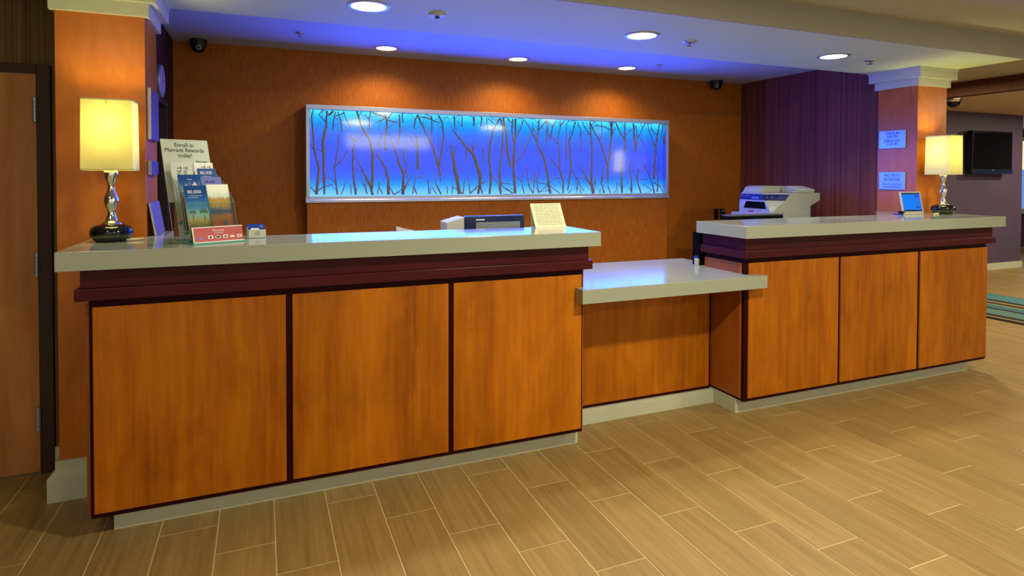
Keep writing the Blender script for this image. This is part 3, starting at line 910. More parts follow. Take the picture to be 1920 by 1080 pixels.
# countertops (continuous pale quartz slabs)
m = MB()
m.prism([(-0.668, 2.545), (1.520, 2.545), (1.520, 2.908), (0.05, 2.935), (-0.395, 3.02), (-0.395, 3.34), (-0.465, 3.34), (-0.465, 3.048), (-0.668, 3.048)], ZT0, ZT1)
tag(m.build('countertop', quartz, at=(0.43, 2.75, ZT0), bevel=0.002), 'long pale stone countertop on the left desk, carrying lamp and brochures', 'countertop')
m = MB()
m.prism([(LX1 + 0.006, 2.6185), (1.420, 2.6185), (1.420, 2.545), (2.582, 2.545), (2.582, 2.618), (QX0 - 0.004, 2.618), (QX0 - 0.004, 2.98), (2.60, 2.98), (2.60, 3.30), (LX1 + 0.006, 3.32)], 0.7385, 0.8085)
tag(m.build('low_countertop', quartz, at=(1.98, 2.9, 0.7385), bevel=0.002), 'low pale stone countertop in the gap between the two tall desks', 'countertop')
m = MB()
m.prism([(2.430, 2.545), (4.724, 2.545), (4.724, 3.028), (4.523, 3.028), (4.523, 3.34), (4.50, 3.34), (4.045, 2.985), (2.430, 2.958)], ZT0, ZT1)
ct = m.build('countertop', quartz, at=(3.57, 2.75, ZT0), bevel=0.002)
tag(ct, 'pale stone countertop on the right desk, carrying tablet and lamp', 'countertop')

# ---------------------------------------------------------------- table lamps
def table_lamp(x, y, label, rot):
    t = thing('table_lamp', label, 'lamp', (x, y, ZT1), rot=(0, 0, rot))
    MB().lathe([(0.052, 0.0), (0.060, 0.006), (0.066, 0.016)], seg=40).build('foot', gloss_black, t)
    b = MB()
    b.lathe([(0.066, 0.014), (0.073, 0.023), (0.0765, 0.036), (0.075, 0.048), (0.068, 0.058), (0.054, 0.066), (0.040, 0.070), (0.034, 0.0705)], seg=48)
    b.build('base', gloss_black, t)
    MB().lathe([(0.0625, 0.008), (0.070, 0.016), (0.0745, 0.026), (0.0748, 0.0275)], seg=48, cap=False).build('rim', lamp_bronze, t)
    s = MB()
    s.lathe([(0.037, 0.070), (0.036, 0.074), (0.028, 0.080), (0.022, 0.084), (0.020, 0.090), (0.0165, 0.102), (0.013, 0.114), (0.0135, 0.122),
             (0.018, 0.134), (0.0245, 0.150), (0.0265, 0.163), (0.025, 0.176), (0.019, 0.192), (0.0135, 0.207), (0.0112, 0.218), (0.012, 0.228),
             (0.0165, 0.242), (0.0215, 0.256), (0.0245, 0.270), (0.0250, 0.283), (0.0235, 0.2875)], seg=40)
    s.build('stem', chrome, t)
    MB().lathe([(0.011, 0.287), (0.011, 0.335)], seg=16).build('socket', satin, t)
    # fabric box shade, open at top and bottom
    w, d, z0, z1, k = 0.0885, 0.073, 0.288, 0.573, 0.006
    ring = [(-w, -d), (w, -d), (w, d), (-w, d)]
    sh = MB()
    n = 4
    vs_ = [(px * (1 - 0.03 * (z - z0) / (z1 - z0)), py * (1 - 0.03 * (z - z0) / (z1 - z0)), z) for z in (z0, z1) for px, py in ring]
    sh.add(vs_, [(i, (i + 1) % 4, 4 + (i + 1) % 4, 4 + i) for i in range(4)])
    shd = sh.build('lamp_shade', shade_fabric, t)
    for z, sc in ((z0, 1.0), (z1 - 0.006, 0.972)):
        tr = MB()
        a, c = w * sc + 0.0008, d * sc + 0.0008
        for q in ((-a, a, -c, -c + 0.0016), (-a, a, c - 0.0016, c), (-a, -a + 0.0016, -c, c), (a - 0.0016, a, -c, c)):
            tr.box(q[0], q[1], q[2], q[3], z, z + 0.006)
        tr.build('hem', shade_fabric, shd, at=(0, 0, 0))
    fr = MB()
    fr.tube([(-w * .97, 0, z1 - 0.02), (w * .97, 0, z1 - 0.02)], 0.0015)
    fr.tube([(0, -d * .97, z1 - 0.02), (0, d * .97, z1 - 0.02)], 0.0015)
    fr.build('frame', satin, t)
    bulb = MB().lathe([(0.010, 0.335), (0.014, 0.345), (0.024, 0.368), (0.028, 0.385), (0.024, 0.402), (0.012, 0.414), (0.002, 0.417)], seg=20)
    bulb.build('bulb', light_warm, t)
    lamp('table_lamp_light', 'POINT', (x, y, ZT1 + 0.470), 8.5, (1, 0.85, 0.36), shadow_soft_size=0.04)
    return t


tl = table_lamp(-0.567, 2.902, 'chrome table lamp with lit box shade on the left countertop, before the left column', 0)
kn = MB()
kn.tube([(-0.050, -0.030, 0.060), (-0.058, -0.036, 0.072)], 0.004)
kn.build('switch', chrome, tl)
cd = MB()
cd.tube([(0.055, -0.02, 0.006), (0.085, -0.015, 0.006), (0.112, 0.0, 0.007)], 0.0045)
cd.build('cord', cream_paper, tl)
tl = table_lamp(4.612, 2.893, 'chrome table lamp with lit box shade on the right countertop, before the right column', math.pi / 2)
kn = MB()
kn.tube([(0.035, -0.060, 0.055), (0.042, -0.068, 0.070)], 0.004)
kn.build('switch', chrome, tl)
cd = MB()
cd.tube([(-0.012, 0.070, 0.005), (-0.02, 0.11, 0.005), (-0.045, 0.165, 0.006)], 0.006)
cd.build('cord', cream_paper, tl)

# ---------------------------------------------------------------- brochure holder, turned 25 degrees
HO, HR = Vector((-0.241, 2.625, ZT1)), math.radians(25)
HU = Vector((math.cos(HR), math.sin(HR), 0))
HV = Vector((-math.sin(HR), math.cos(HR), 0))
TILT = math.radians(20)
HS = HV * math.sin(TILT) + Vector((0, 0, 1)) * math.cos(TILT)     # up along the leaning sheets
HN = HU.cross(HS)                                                  # towards the visitor


def hp(u, v, z):
    return HO + HU * u + HV * v + Vector((0, 0, z))


t = thing('brochure_holder', 'clear acrylic brochure rack with enrolment sign and red strip on left countertop', 'brochure holder', tuple(HO))
m = MB()
slab(m, hp(0, 0, 0), HU, HV, -0.006, 0.206, -0.003, 0.225, 0.0003, 0.006)
m.build('base', acrylic_edge, t)
m = MB()
slab(m, hp(0, 0.20, 0.006), HU, HS, -0.008, 0.182, 0.0, 0.445, -0.003, 0.0)
m.build('back_sheet', acrylic, t)
m = MB()
slab(m, hp(0, 0.20, 0.006), HU, HS, -0.007, 0.181, 0.16, 0.444, 0.0002, 0.0012)
sg = m.build('sign', sign_paper, t)
m = MB()
o = hp(0, 0.20, 0.006) + HN * 0.0018
for s, w, b, sz in ((0.418, 0.075, 'Enroll in', 0.026), (0.394, 0.156, 'Marriott Rewards', 0.026), (0.370, 0.055, 'today!', 0.026), (0.342, 0.046, 'Marriott', 0.014)):
    put_text(m, b, sz, o + HU * (0.145 if sz < 0.02 else 0.082) + HS * s, HU, HS, w)
sub('lettering', m, ink, sg)
# pockets: clear front sheets, side cheeks and floors in three steps
for tag_, v0, z0, lo, hi in (('pocket', 0.036, 0.0165, 0.0, 0.150), ('pocket', 0.082, 0.045, 0.0, 0.150), ('pocket', 0.150, 0.085, 0.0, 0.140)):
    m = MB()
    slab(m, hp(0, v0, z0), HU, HS, 0.002, 0.186, lo, hi, 0.0, 0.0022)
    slab(m, hp(0, v0, z0), HU, HS, 0.002, 0.186, 0.0, 0.0022, -0.040, 0.0)
    slab(m, hp(0, v0, z0), HU, HS, 0.093, 0.095, 0.0, 0.17, -0.038, 0.0)
    for u0 in (0.002, 0.184):
        c = []
        for du in (0, 0.0022):
            for n_, s_ in ((0, lo), (0, hi), (-0.020, hi + 0.045), (-0.040, hi + 0.075), (-0.040, lo)):
                c.append(hp(0, v0, z0) + HU * (u0 + du) + HS * s_ + HN * n_)
        m.add(c, [(0, 1, 2, 3, 4), (9, 8, 7, 6, 5)] + [(i, (i + 1) % 5, 5 + (i + 1) % 5, 5 + i) for i in range(5)])
    m.build(tag_, acrylic, t)
    e = MB()
    slab(e, hp(0, v0, z0), HU, HS, 0.002, 0.186, -0.0012, 0.0, -0.040, 0.0022)
    slab(e, hp(0, v0, z0), HU, HS, 0.002, 0.186, hi, hi + 0.0012, 0.0, 0.0022)
    for u0 in (0.0012, 0.1862):
        P = [hp(0, v0, z0) + HU * u0 + HS * s_ + HN * n_ for n_, s_ in ((0.001, lo), (0.001, hi), (-0.020, hi + 0.045), (-0.040, hi + 0.075))]
        e.tube(P, 0.0011, seg=4)
    e.build('polished_edge', acrylic_edge, t)
e = MB()
e.tube([hp(-0.008, 0.20, 0.006), hp(-0.008, 0.20, 0.006) + HS * 0.445], 0.0013, seg=4)
e.build('polished_edge', white_plastic, t)
m = MB()
slab(m, hp(0, 0.0, 0.006), HU, HS, -0.001, 0.190, 0.0, 0.062, -0.0012, 0.0)
st = m.build('red_strip', red_paper, t)
st['label'] = 'red logo strip'
m = MB()
o = hp(0, 0, 0.006) + HN * 0.0006
slab(m, o, HU, HS, -0.003, 0.192, -0.001, 0.003, -0.002, 0.0004)
slab(m, o, HU, HS, -0.003, 0.192, 0.060, 0.0635, -0.002, 0.0004)
slab(m, o, HU, HS, -0.003, 0.001, 0.0, 0.062, -0.002, 0.0004)
put_text(m, 'Marriott', 0.013, o + HU * 0.095 + HS * 0.047, HU, HS, 0.044)
put_text(m, 'REWARDS', 0.006, o + HU * 0.095 + HS * 0.036, HU, HS, 0.034)
for u_ in (0.062, 0.119):
    slab(m, o, HU, HS, u_ - 0.009, u_ + 0.009, 0.014, 0.027, -0.0002, 0.0004)
ellipse(m, o + HU * 0.0905 + HS * 0.020, HU, HS, 0.011, 0.0065)
slab(m, o, HU, HS, 0.166, 0.184, 0.014, 0.025, -0.0002, 0.0004)
sub('lettering', m, white_ink, st)
m = MB()
o = hp(0, 0, 0.006) + HN * 0.0012
ellipse(m, o + HU * 0.0905 + HS * 0.020, HU, HS, 0.0085, 0.004)
for u_ in (0.062, 0.119):
    ellipse(m, o + HU * u_ + HS * 0.020, HU, HS, 0.005, 0.004)
slab(m, o, HU, HS, 0.170, 0.180, 0.0175, 0.0215, -0.0002, 0.0002)
sub('logo', m, ink, st)
m = MB()
ellipse(m, o + HU * 0.146 + HS * 0.019, HU, HS, 0.010, 0.0045)
sub('logo', m, cream_paper, st)
m = MB()
ellipse(m, o + HU * 0.022 + HS * 0.017, HU, HS, 0.009, 0.0045)
sub('logo', m, lavender_paper, st)

GBR = 'brochures standing in the acrylic rack'


def brochure(label, v0, z0, u0, u1, s0, s1, mat, thick=0.004, n0=0.0):
    o = hp(0, v0, z0)
    t = thing('brochure', label, 'brochure', tuple(o + HU * (u0 + u1) / 2 + HS * s0), GBR, rot=None)
    # own axes: X along the width, Z up the sheet, so printed bands follow the sheet
    mt = Matrix((HU, -HN, HS)).transposed().to_4x4()
    t.rotation_euler = mt.to_euler()
    FRAME[t.name] = (0, 0, 0)
    w = (u1 - u0) / 2
    c = MB().box(-w, w, -n0 - 0.0006, -n0, 0, s1 - s0).build('cover', mat, t)
    MB().box(-w, w, -n0 + 0.0001, -n0 + thick, 0, s1 - s0 - 0.001).build('pages', white_paper, t)
    return t, c, s1 - s0


def btext(c, mat, items, n0=0.0):
    m = MB()
    for b, sz, x, z, w in items:
        put_text(m, b, sz, (x, -n0 - 0.0009, z), (1, 0, 0), (0, 0, 1), w)
    return m.build('lettering', mat, c, at=(0, 0, 0))


# back row
t, c, h = brochure('tall grey brochure with sideways lettering at the back left of the rack', 0.165, 0.006, 0.006, 0.091, 0.004, 0.341, grey_paper)
m = MB()
put_text(m, 'You', 0.026, (0.014, -0.0009, h - 0.045), (0, 0, -1), (1, 0, 0), 0.05)
put_text(m, 'The', 0.026, (-0.012, -0.0009, h - 0.045), (0, 0, -1), (1, 0, 0), 0.05)
m.build('lettering', ink, c, at=(0, 0, 0))
t, c, h = brochure('white brochure tip with sideways lettering at the back right of the rack', 0.165, 0.006, 0.098, 0.176, 0.004, 0.338, white_paper)
m = MB()
put_text(m, 'Y', 0.026, (0.020, -0.0009, h - 0.020), (0, 0, -1), (1, 0, 0), 0.016)
put_text(m, 'T', 0.026, (-0.004, -0.0009, h - 0.020), (0, 0, -1), (1, 0, 0), 0.016)
m.build('lettering', ink, c, at=(0, 0, 0))
t, c, h = brochure('blue brochure with white number behind the lavender one in the rack', 0.135, 0.006, 0.098, 0.174, 0.09, 0.311, blue_paper)
btext(c, white_ink, [('80,000', 0.020, -0.004, h - 0.020, 0.048), ('-', 0.012, -0.002, h - 0.035, 0.036)])
t, c, h = brochure('blue mountain brochure in the middle left step of the rack', 0.1, 0.006, 0.006, 0.091, 0.045, 0.283, peak_mat)
m = MB()
for x0, x1, z0, pk in ((-0.041, 0.0, 0.150, 0.045), (-0.012, 0.041, 0.150, 0.060)):
    m.add([(x0, -0.0008, h - 0.075), (x1, -0.0008, h - 0.075), ((x0 + x1) / 2 + 0.006, -0.0008, h - 0.075 + pk * 0.75)], [(0, 1, 2)])
m.build('printed_peak', grey_paper, c, at=(0, 0, 0))
btext(c, white_ink, [('SEE THE WORLD', 0.013, 0.004, h - 0.066, 0.070), ('Marriott', 0.007, 0.0, h - 0.022, 0.02)], 0.0006)
t, c, h = brochure('lavender blue brochure between the number brochure and the building brochure', 0.1, 0.006, 0.096, 0.176, 0.045, 0.273, lavender_paper)
btext(c, ink, [('80,000', 0.014, -0.006, h - 0.022, 0.040)])
t, c, h = brochure('blue brochure with palm beach picture at the front left of the rack', 0.055, 0.006, 0.006, 0.092, 0.012, 0.236, palm_mat)
btext(c, white_ink, [('80,000', 0.020, -0.004, h - 0.028, 0.052), ('-', 0.012, -0.002, h - 0.043, 0.052), ('-', 0.012, -0.010, h - 0.051, 0.038)])
m = MB()
for px, pz, r in ((-0.020, 0.108, 0.013), (0.022, 0.110, 0.015)):
    for a in range(7):
        an = math.radians(-20 + a * 36)
        m.add([(px, -0.0009, pz), (px + r * math.cos(an - .25), -0.0009, pz + r * .8 * math.sin(an - .25)), (px + r * 1.1 * math.cos(an), -0.0009, pz + r * math.sin(an)), (px + r * math.cos(an + .25), -0.0009, pz + r * .8 * math.sin(an + .25))], [(0, 1, 2, 3)])
    m.box(px - 0.0012, px + 0.0012, -0.0009, -0.0007, 0.075, pz)
m.build('printed_palm', plain('palm_green', (0.06, 0.08, 0.02), 0.5), c, at=(0, 0, 0))
m = MB().box(-0.034, 0.020, -0.0009, -0.0007, 0.020, 0.050)
m.build('printed_car', plain('print_dark', (0.05, 0.06, 0.05), 0.5), c, at=(0, 0, 0))
m = MB().box(0.016, 0.037, -0.0011, -0.0009, 0.008, 0.036)
m.build('printed_card', grey_paper, c, at=(0, 0, 0))
t, c, h = brochure('brochure with orange building picture at the front right of the rack', 0.055, 0.006, 0.095, 0.182, 0.012, 0.240, build_mat)
m = MB()
ellipse(m, (0.012, -0.0009, 0.060), (1, 0, 0), (0, 0, 1), 0.011, 0.010)
m.box(-0.04, 0.01, -0.001, -0.0008, 0.100, 0.112)
m.build('printed_window', plain('print_navy', (0.02, 0.03, 0.08), 0.4), c, at=(0, 0, 0))
m = MB().box(0.010, 0.040, -0.0011, -0.0009, 0.008, 0.034)
m.build('printed_card', grey_paper, c, at=(0, 0, 0))

# small card holder beside the rack
CO = Vector((-0.058, 2.822, ZT1))
CU = Vector((1, 0.02, 0)).normalized()
CV = Vector((-0.02, 1, 0)).normalized()
CS = CV * math.sin(math.radians(22)) + Vector((0, 0, math.cos(math.radians(22))))
t = thing('card_holder', 'small clear pocket of pale cards right of the red strip on countertop', 'card holder', tuple(CO))
m = MB()
slab(m, CO + Vector((0, 0, 0.001)), CU, CS, 0.004, 0.074, 0.0, 0.036, 0.0, 0.004)
m.build('pocket', white_plastic, t)
m = MB()
slab(m, CO + Vector((0, 0, 0.0)), CU, CV, 0.0, 0.074, -0.002, 0.060, 0.0004, 0.003)
m.build('base', acrylic_edge, t)
m = MB()
slab(m, CO + Vector((0, 0, 0.001)), CU, CS, -0.002, 0.002, 0.0, 0.05, -0.02, 0.004)
m.build('cheek', acrylic_edge, t)
m = MB()
for s in (0.027, 0.022, 0.017, 0.012):
    slab(m, CO + CU.cross(CS) * 0.0045, CU, CS, 0.030, 0.050, s, s + 0.0016, 0, 0.0004)
m.build('lettering', soft_ink, t)
t = thing('business_card', 'blue card with white logo standing in the small card holder', 'card', tuple(CO + CS * 0.01))
m = MB()
slab(m, CO + Vector((0, 0, 0.002)), CU, CS, -0.001, 0.068, 0.004, 0.062, -0.004, -0.001)
m.build('card', royal_paper, t)
m = MB()
slab(m, CO + Vector((0, 0, 0.002)), CU, CS, 0.014, 0.046, 0.036, 0.043, -0.0008, -0.0004)
m.build('logo', white_ink, t)
m = MB()
ellipse(m, CO + CU * 0.055 + CS * 0.053 - CU.cross(CS) * 0.0006, CU, CS, 0.008, 0.006)
m.build('logo', lavender_paper, t)

# ---------------------------------------------------------------- plaques on the left column's side
CXR = -0.466
GP = 'plaques on the side of the left column'
for y0, y1, z0, z1, lb in ((3.078, 3.30, 1.512, 1.738, 'large blue lit plaque on the left column side, beside the lamp shade'),
                           (3.072, 3.275, 1.356, 1.418, 'small blue lit plaque under the large one on the left column side')):
    t = thing('wall_plaque', lb, 'plaque', (CXR, (y0 + y1) / 2, z0), GP)
    box(CXR, CXR + 0.006, y0 + 0.004, y1 - 0.004, z0 + 0.004, z1 - 0.004).build('backing', grey_plastic, t)
    box(CXR + 0.006, CXR + 0.016, y0, y1, z0, z1).build('plate', plaque_face, t, bevel=0.001)
    box(CXR + 0.004, CXR + 0.017, y0 - 0.003, y0, z0, z1).build('edge', white_plastic, t)
t = thing('leaning_sign', 'blue lit board leaning against the left column, standing on the countertop', 'sign', (-0.435, 3.2, ZT1))
m = MB()
a, b = Vector((-0.438, 0, ZT1 + 0.0005)), Vector((-0.4625, 0, 1.232))
th = Vector((0.007, 0, 0.0012))
P = []
for y in (3.075, 3.325):
    for q in (a, b, b + th, a + th):
        P.append((q.x, y, q.z))
m.add(P, [(0, 1, 2, 3), (7, 6, 5, 4)] + [(i, (i + 1) % 4, 4 + (i + 1) % 4, 4 + i) for i in range(4)])
m.build('board', board_face, t)
m = MB()
P = [(q.x, y, q.z) for y in (3.073, 3.075) for q in (a, b, b + th, a + th)]
m.add(P, [(0, 1, 2, 3), (7, 6, 5, 4)] + [(i, (i + 1) % 4, 4 + (i + 1) % 4, 4 + i) for i in range(4)])
m.build('edge', white_plastic, t)

# wall clock above the doorway
t = thing('wall_clock', 'round wall clock on the dark side wall behind the left column', 'clock', (XL, 4.215, 1.925))
MB().disc_x((4.215, 1.925), 0.118, 0.098, XL, XL + 0.030, 40).build('rim', satin, t, bevel=0.004)
MB().disc_x((4.215, 1.925), 0.102, 0.084, XL + 0.029, XL + 0.0315, 40).build('dial', glass_clock, t)
m = MB()
m.box(XL + 0.0315, XL + 0.0325, 4.212, 4.218, 1.925, 1.985)
m.box(XL + 0.0325, XL + 0.0335, 4.215, 4.262, 1.922, 1.927)
m.build('hand', ink, t)

# ---------------------------------------------------------------- signs on the right column (left face)
SX = 4.525


def col_sign(y0, y1, z0, z1, label, lines):
    t = thing('wall_sign', label, 'sign', (SX, (y0 + y1) / 2, z0), None)
    box(SX - 0.004, SX, y0 + 0.01, y1 - 0.01, z0 + 0.01, z1 - 0.01).build('standoff', grey_plastic, t)
    p = box(SX - 0.010, SX - 0.004, y0, y1, z0, z1).build('plate', sign_plate, t, bevel=0.0008)
    m = MB()
    for b, sz, z, w in lines:
        put_text(m, b, sz, (SX - 0.0105, (y0 + y1) / 2, z), (0, -1, 0), (0, 0, 1), w)
    m.build('lettering', ink, p, at=FRAME[t.name])
    return t


col_sign(3.112, 3.326, 1.577, 1.714, 'blue lit check-in and check-out times sign on the right column, upper of two',
         [('CHECK-IN', 0.030, 1.692, 0.105), ('3:00 PM', 0.028, 1.666, 0.085), ('CHECK-OUT', 0.030, 1.633, 0.130), ('11:00 AM', 0.022, 1.608, 0.085)])
col_sign(3.110, 3.321, 1.257, 1.392, 'blue lit no pets sign on the right column, lower of two',
         [('NO PETS', 0.032, 1.366, 0.122), ('IN HOTEL', 0.032, 1.335, 0.130), ('WITH EXCEPTION OF', 0.015, 1.299, 0.155), ('SERVICE ANIMALS', 0.015, 1.277, 0.140)])

# ---------------------------------------------------------------- tablet
TO = Vector((4.335, 2.918, ZT1))
t = thing('tablet', 'white framed tablet with blue screen leaning on the right countertop', 'tablet', tuple(TO))
TU, TV = Vector((1, 0, 0)), Vector((0, math.sin(math.radians(11)), math.cos(math.radians(11))))
m = MB()
slab(m, TO + Vector((0, 0, 0.001)), TU, TV, -0.109, 0.109, 0.0, 0.166, -0.010, 0.0)
m.build('body', white_plastic, t, bevel=0.002)
m = MB()
slab(m, TO + Vector((0, 0, 0.001)), TU, TV, -0.098, 0.098, 0.022, 0.158, 0.0, 0.0006)
m.build('bezel', panel_blue, t)
m = MB()
slab(m, TO + Vector((0, 0, 0.001)), TU, TV, -0.098, 0.098, 0.034, 0.146, 0.0006, 0.001)
sc_ = m.build('screen', tablet_glow, t)
m = MB()
slab(m, TO + Vector((0, 0, 0.001)), TU, TV, 0.030, 0.086, 0.044, 0.139, 0.001, 0.0014)
sub('menu_pane', m, tablet_pane, sc_)
m = MB()
slab(m, TO + Vector((0, 0, 0.001)), TU, TV, 0.036, 0.078, 0.128, 0.135, 0.0014, 0.0018)
slab(m, TO + Vector((0, 0, 0.001)), TU, TV, 0.036, 0.078, 0.048, 0.054, 0.0014, 0.0018)
sub('menu_bar', m, panel_blue, sc_)
m = MB()
m.box(4.215, 4.455, 2.925, 2.99, ZT1 + 0.0005, ZT1 + 0.006)
m.box(4.222, 4.238, 2.92, 2.955, ZT1 + 0.004, ZT1 + 0.026)
m.build('stand', gloss_black, t)

# ---------------------------------------------------------------- tent card on the left countertop
t = thing('tent_card', 'cream printed notice card standing on the right end of left countertop', 'card', (1.398, 2.874, ZT1))
EU = Vector((1, 0.03, 0)).normalized()
EV = Vector((-0.01, math.sin(math.radians(30)), math.cos(math.radians(30)))).normalized()
EO = Vector((1.398, 2.845, ZT1 + 0.0005))
m = MB()
slab(m, EO, EU, EV, -0.090, 0.090, 0.0, 0.143, -0.001, 0.0)
m.build('front_leaf', cream_paper, t)
m = MB()
slab(m, EO + Vector((0, 0.055, 0)), EU, Vector((0, 0.13, 1)), -0.090, 0.090, 0.0, 0.119, -0.001, 0.0)
m.build('back_leaf', cream_paper, t)
m = MB()
rng = random.Random(9)
for i in range(15):
    s = 0.134 - i * 0.0083
    a = -0.076 + rng.uniform(0, 0.01)
    while a < 0.07:
        w = rng.uniform(0.008, 0.028)
        b = min(a + w, 0.076)
        slab(m, EO, EU, EV, a, b, s, s + 0.0022, 0.0002, 0.0005)
        a = b + 0.004
m.build('printed_lines', soft_ink, t)

# ---------------------------------------------------------------- equipment behind the left desk
t = thing('monitor', 'black monitor back showing above the left countertop beside the notice card', 'monitor', (1.215, 3.2, 0.735))
box(1.040, 1.394, 3.185, 3.225, 0.80, 1.131).build('housing', tv_navy, t, bevel=0.005)
m = MB()
for k in range(9):
    m.box(1.10, 1.365, 3.181, 3.186, 1.060 + k * 0.0042, 1.0625 + k * 0.0042)
m.build('vent_slat', grey_plastic, t)
box(1.10, 1.150, 3.1835, 3.1855, 1.107, 1.1135).build('badge', white_ink, t)
m = MB()
m.box(1.10, 1.34, 3.13, 3.28, 0.7355, 0.750)
m.box(1.19, 1.25, 3.205, 3.225, 0.745, 0.90)
m.build('stand', matt_black, t)
t = thing('receipt_printer', 'pale sloping printer housing left of the black monitor behind countertop', 'printer', (0.99, 3.2, 0.735))
m = MB()
m.prism([(0.933, 0.7355), (1.034, 0.7355), (1.034, 1.128), (1.012, 1.122), (0.933, 1.100)], 3.19, 3.32, 'Y')
m.build('housing', white_plastic, t, bevel=0.003)
m = MB()
m.box(0.945, 1.02, 3.187, 3.19, 0.90, 0.93)
m.build('paper_slot', matt_black, t)
t = thing('paper_slip', 'small white paper slip sticking up behind the left countertop', 'paper', (0.63, 3.02, 0.735))
m = MB()
m.prism([(0.618, 0.7355), (0.71, 0.7355), (0.71, 1.080), (0.665, 1.088), (0.622, 1.102)], 3.02, 3.022, 'Y')
m.build('sheet', white_paper, t)

# ---------------------------------------------------------------- equipment behind the right desk
t = thing('monitor', 'flat black monitor showing above the right countertop before the printer', 'monitor', (3.12, 3.2, 0.735))
m = MB()
m.box(2.90, 3.375, 3.19, 3.235, 0.79, 1.085)
m.build('housing', dull_black, t, bevel=0.004)
box(2.895, 3.380, 3.19, 3.255, 1.0855, 1.096).build('top_edge', dark_grey, t, bevel=0.002)
m = MB()
m.box(3.0, 3.26, 3.12, 3.30, 0.7355, 0.748)
m.box(3.10, 3.16, 3.20, 3.23, 0.745, 0.85)
m.build('stand', matt_black, t)
t = thing('back_cabinet', 'dark cabinet along the purple wall carrying the copier', 'cabinet', (4.3, 4.1, 0))
box(3.80, XR - 0.002, 3.62, 4.55, 0.08, 0.89).build('body', frame_dark, t)
box(3.77, XR - 0.002, 3.60, 4.57, 0.89, 0.92).build('top', quartz, t, bevel=0.002)
box(3.86, XR - 0.02, 3.66, 4.53, 0, 0.08).build('plinth', matt_black, t)
for y0, y1 in ((3.63, 4.08), (4.09, 4.54)):
    d = box(3.782, 3.80, y0, y1, 0.09, 0.88).build('door', panel_wood, t)
    sub('handle', MB().tube([(3.775, y1 - 0.04, 0.6), (3.765, y1 - 0.04, 0.62), (3.765, y1 - 0.04, 0.72), (3.775, y1 - 0.04, 0.74), (3.783, y1 - 0.04, 0.74)], 0.004), satin, d)

# copier: front faces the blue panel, near front corner cut back under the scanner deck
PY0, PY1 = 3.80, 4.17
t = thing('copier', 'white multifunction copier against the purple wall behind the right desk', 'copier', (4.15, 3.98, 0.92))


def ring_stack(m, rings):
    n = len(rings[0][1])
    vs_ = [(x, y, z) for z, ring in rings for x, y in ring]
    fs_ = [tuple(range(n))[::-1], tuple(range((len(rings) - 1) * n, len(rings) * n))]
    for k in range(len(rings) - 1):
        fs_ += [(k * n + i, k * n + (i + 1) % n, (k + 1) * n + (i + 1) % n, (k + 1) * n + i) for i in range(n)]
    return m.add(vs_, fs_)


def foot(xf, cy, cx, xb):
    return [(xf, PY1), (xf, cy), (cx, PY0), (xb, PY0), (xb, PY1)]


m = MB()
ring_stack(m, [(0.935, foot(3.890, 3.81, 3.90, 4.328)), (1.070, foot(3.890, 3.82, 3.915, 4.328)), (1.105, foot(3.892, 3.84, 3.955, 4.328)),
               (1.150, foot(3.898, 3.88, 4.03, 4.43)), (1.165, foot(3.90, 3.90, 4.05, 4.437)), (1.2125, foot(3.912, 3.93, 4.09, 4.437)), (1.2165, foot(3.918, 3.935, 4.097, 4.432))])
m.build('housing', copier_plastic, t, bevel=0.003)
m = MB()
m.box(4.09, 4.43, PY0 - 0.0012, PY0, 1.160, 1.1635)
m.box(4.02, 4.34, PY0 - 0.0012, PY0, 1.118, 1.1205)
m.build('seam', grey_plastic, t)
MB().box(4.265, 4.305, PY0 - 0.0015, PY0, 1.035, 1.066).build('hand_grip', grey_plastic, t)
m = MB()
lo, hi = [(3.898, 4.165), (3.900, 3.885), (4.035, 3.797)], [(3.910, 4.165), (3.911, 3.928), (4.085, 3.797)]
for a_, b_ in ((0, 1), (1, 2)):
    P = []
    for d in (0.004, -0.002):
        for (x, y), z in ((lo[a_], 1.158), (lo[b_], 1.158), (hi[b_], 1.206), (hi[a_], 1.206)):
            P.append((x - d, y - d, z))
    m.add(P, [(0, 1, 2, 3), (7, 6, 5, 4)] + [(i, (i + 1) % 4, 4 + (i + 1) % 4, 4 + i) for i in range(4)])
cp = m.build('control_panel', panel_blue, t)
m = MB()
put_text(m, 'brother', 0.022, (3.8985, 4.10, 1.190), (0, -1, 0), (0.2, 0, 1), 0.09)
m.box(3.8965, 3.900, 3.95, 4.03, 1.166, 1.184)
for k in range(4):
    ellipse(m, (3.925 + 0.030 * k, 3.883 - 0.0195 * k, 1.176 + 0.006 * (k % 2)), (0.84, -0.54, 0), (0.1, 0.1, 1), 0.006, 0.006, 0.004)
sub('keypad', m, lavender_paper, cp)
m = MB()
P = []
for d in (0.003, -0.002):
    for x, y, z in ((3.890, 4.11, 1.085), (3.890, 3.86, 1.085), (3.897, 3.885, 1.143), (3.897, 4.09, 1.143)):
        P.append((x - d, y, z))
m.add(P, [(0, 1, 2, 3), (7, 6, 5, 4)] + [(i, (i + 1) % 4, 4 + (i + 1) % 4, 4 + i) for i in range(4)])
m.build('output_slot', dull_black, t)
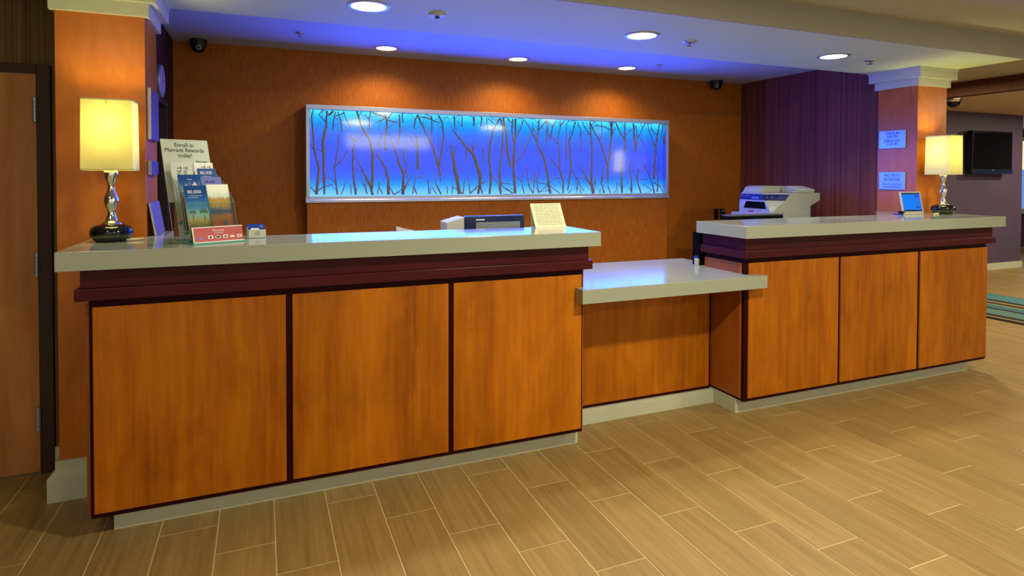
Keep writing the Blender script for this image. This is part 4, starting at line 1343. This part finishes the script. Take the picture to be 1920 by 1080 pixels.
# paper tray, logo, feeder on top
box(3.83, 3.889, PY0 + 0.10, PY1 + 0.03, 0.935, 1.045).build('paper_tray', copier_plastic, t, bevel=0.004)
box(3.8885, 3.89, 4.00, 4.06, 1.052, 1.068).build('badge', magenta_label, t)
m = MB()
m.prism([(3.925, 1.2175), (4.40, 1.2175), (4.40, 1.245), (4.36, 1.272), (4.00, 1.276), (3.96, 1.262)], PY0 + 0.17, PY1, 'Y')
m.build('document_feeder', copier_plastic, t, bevel=0.004)
m = MB()
m.prism([(PY0 + 0.02, 1.2185), (PY0 + 0.16, 1.2185), (PY0 + 0.16, 1.265), (PY0 + 0.025, 1.235)], 4.16, 4.395, 'X')
m.build('feeder_tray', copier_plastic, t, bevel=0.003)
m = MB()
m.prism([(PY0 + 0.024, 1.237), (PY0 + 0.158, 1.2655), (PY0 + 0.158, 1.275), (PY0 + 0.024, 1.246)], 4.22, 4.40, 'X')
m.build('tray_flap', grey_paper, t)
for x0, y0 in ((3.92, PY0 + 0.02), (4.29, PY0 + 0.02), (3.92, PY1 - 0.05), (4.29, PY1 - 0.05)):
    box(x0, x0 + 0.03, y0, y0 + 0.03, 0.92, 0.936).build('foot', matt_black, t)

# outlets and switch plate on the back wall
for x0, x1, lb, det in ((4.288, 4.342, 'plain black wall plate on the orange wall left of the copier', 0),
                        (4.366, 4.430, 'black outlet plate with white plugs on the orange wall beside the purple wall', 1)):
    t = thing('outlet', lb, 'outlet', ((x0 + x1) / 2, YB, 0.915))
    box(x0, x1, YB - 0.008, YB, 0.915, 1.022).build('plate', gloss_black, t, bevel=0.002)
    if det:
        m = MB()
        m.box(x0 + 0.020, x1 - 0.012, YB - 0.020, YB - 0.008, 0.993, 1.008)
        m.tube([(x0 + 0.004, YB - 0.012, 0.972), (x0 + 0.018, YB - 0.014, 0.955), (x0 + 0.030, YB - 0.012, 0.940)], 0.0045)
        m.build('plug', white_plastic, t)
    else:
        m = MB()
        m.box(x0 + 0.018, x1 - 0.018, YB - 0.011, YB - 0.008, 0.945, 0.99)
        m.build('socket', matt_black, t)

# things tucked under the back corner of the right countertop
t = thing('equipment_box', 'black box behind the right desk below its countertop corner', 'box', (2.56, 3.06, 0.735))
box(2.478, 2.59, 2.985, 3.05, 0.8092, 1.012).build('housing', dull_black, t, bevel=0.003)
t['label'] = 'black equipment box standing on low countertop beneath the right countertop corner'
t = thing('dispenser', 'small white bottle with blue cap on the low countertop beside right desk', 'bottle', (2.472, 3.008, 0.8085))
bc = (2.470, 3.000, 0.8088)
MB().lathe([(0.014, 0.0), (0.0155, 0.003), (0.0155, 0.040), (0.012, 0.044)], c=bc, seg=20).build('body', white_plastic, t)
m = MB().lathe([(0.012, 0.043), (0.013, 0.046), (0.013, 0.056), (0.005, 0.060)], c=bc, seg=16)
m.tube([(bc[0], bc[1], bc[2] + 0.054), (bc[0] - 0.025, bc[1], bc[2] + 0.052)], 0.004)
m.build('cap', royal_paper, t)

# ---------------------------------------------------------------- television and rug in the hall
t = thing('television', 'black wall mounted television on the purple hall wall beside the right lamp', 'television', (9.63, 5.45, 1.40))
box(9.20, 10.12, 5.385, 5.46, 1.402, 2.012).build('housing', tv_bezel, t, bevel=0.006)
box(9.235, 10.085, 5.383, 5.386, 1.475, 1.985).build('screen', tv_screen_mat, t)
box(9.20, 10.12, 5.378, 5.386, 1.402, 1.462).build('lower_bezel', tv_navy, t, bevel=0.003)
box(9.63, 9.68, 5.3765, 5.3785, 1.452, 1.460).build('badge', satin, t)
m = MB()
m.box(9.45, 9.85, 5.46, 5.503, 1.55, 1.85)
m.build('wall_mount', matt_black, t)
o = box(RX0, RX1, 2.55, 4.72, 0.0003, 0.010).build('rug', rug_mat, at=(0, 0, 0))
tag(o, 'striped teal and brown rug on the tiled floor beyond the right desk', 'rug')
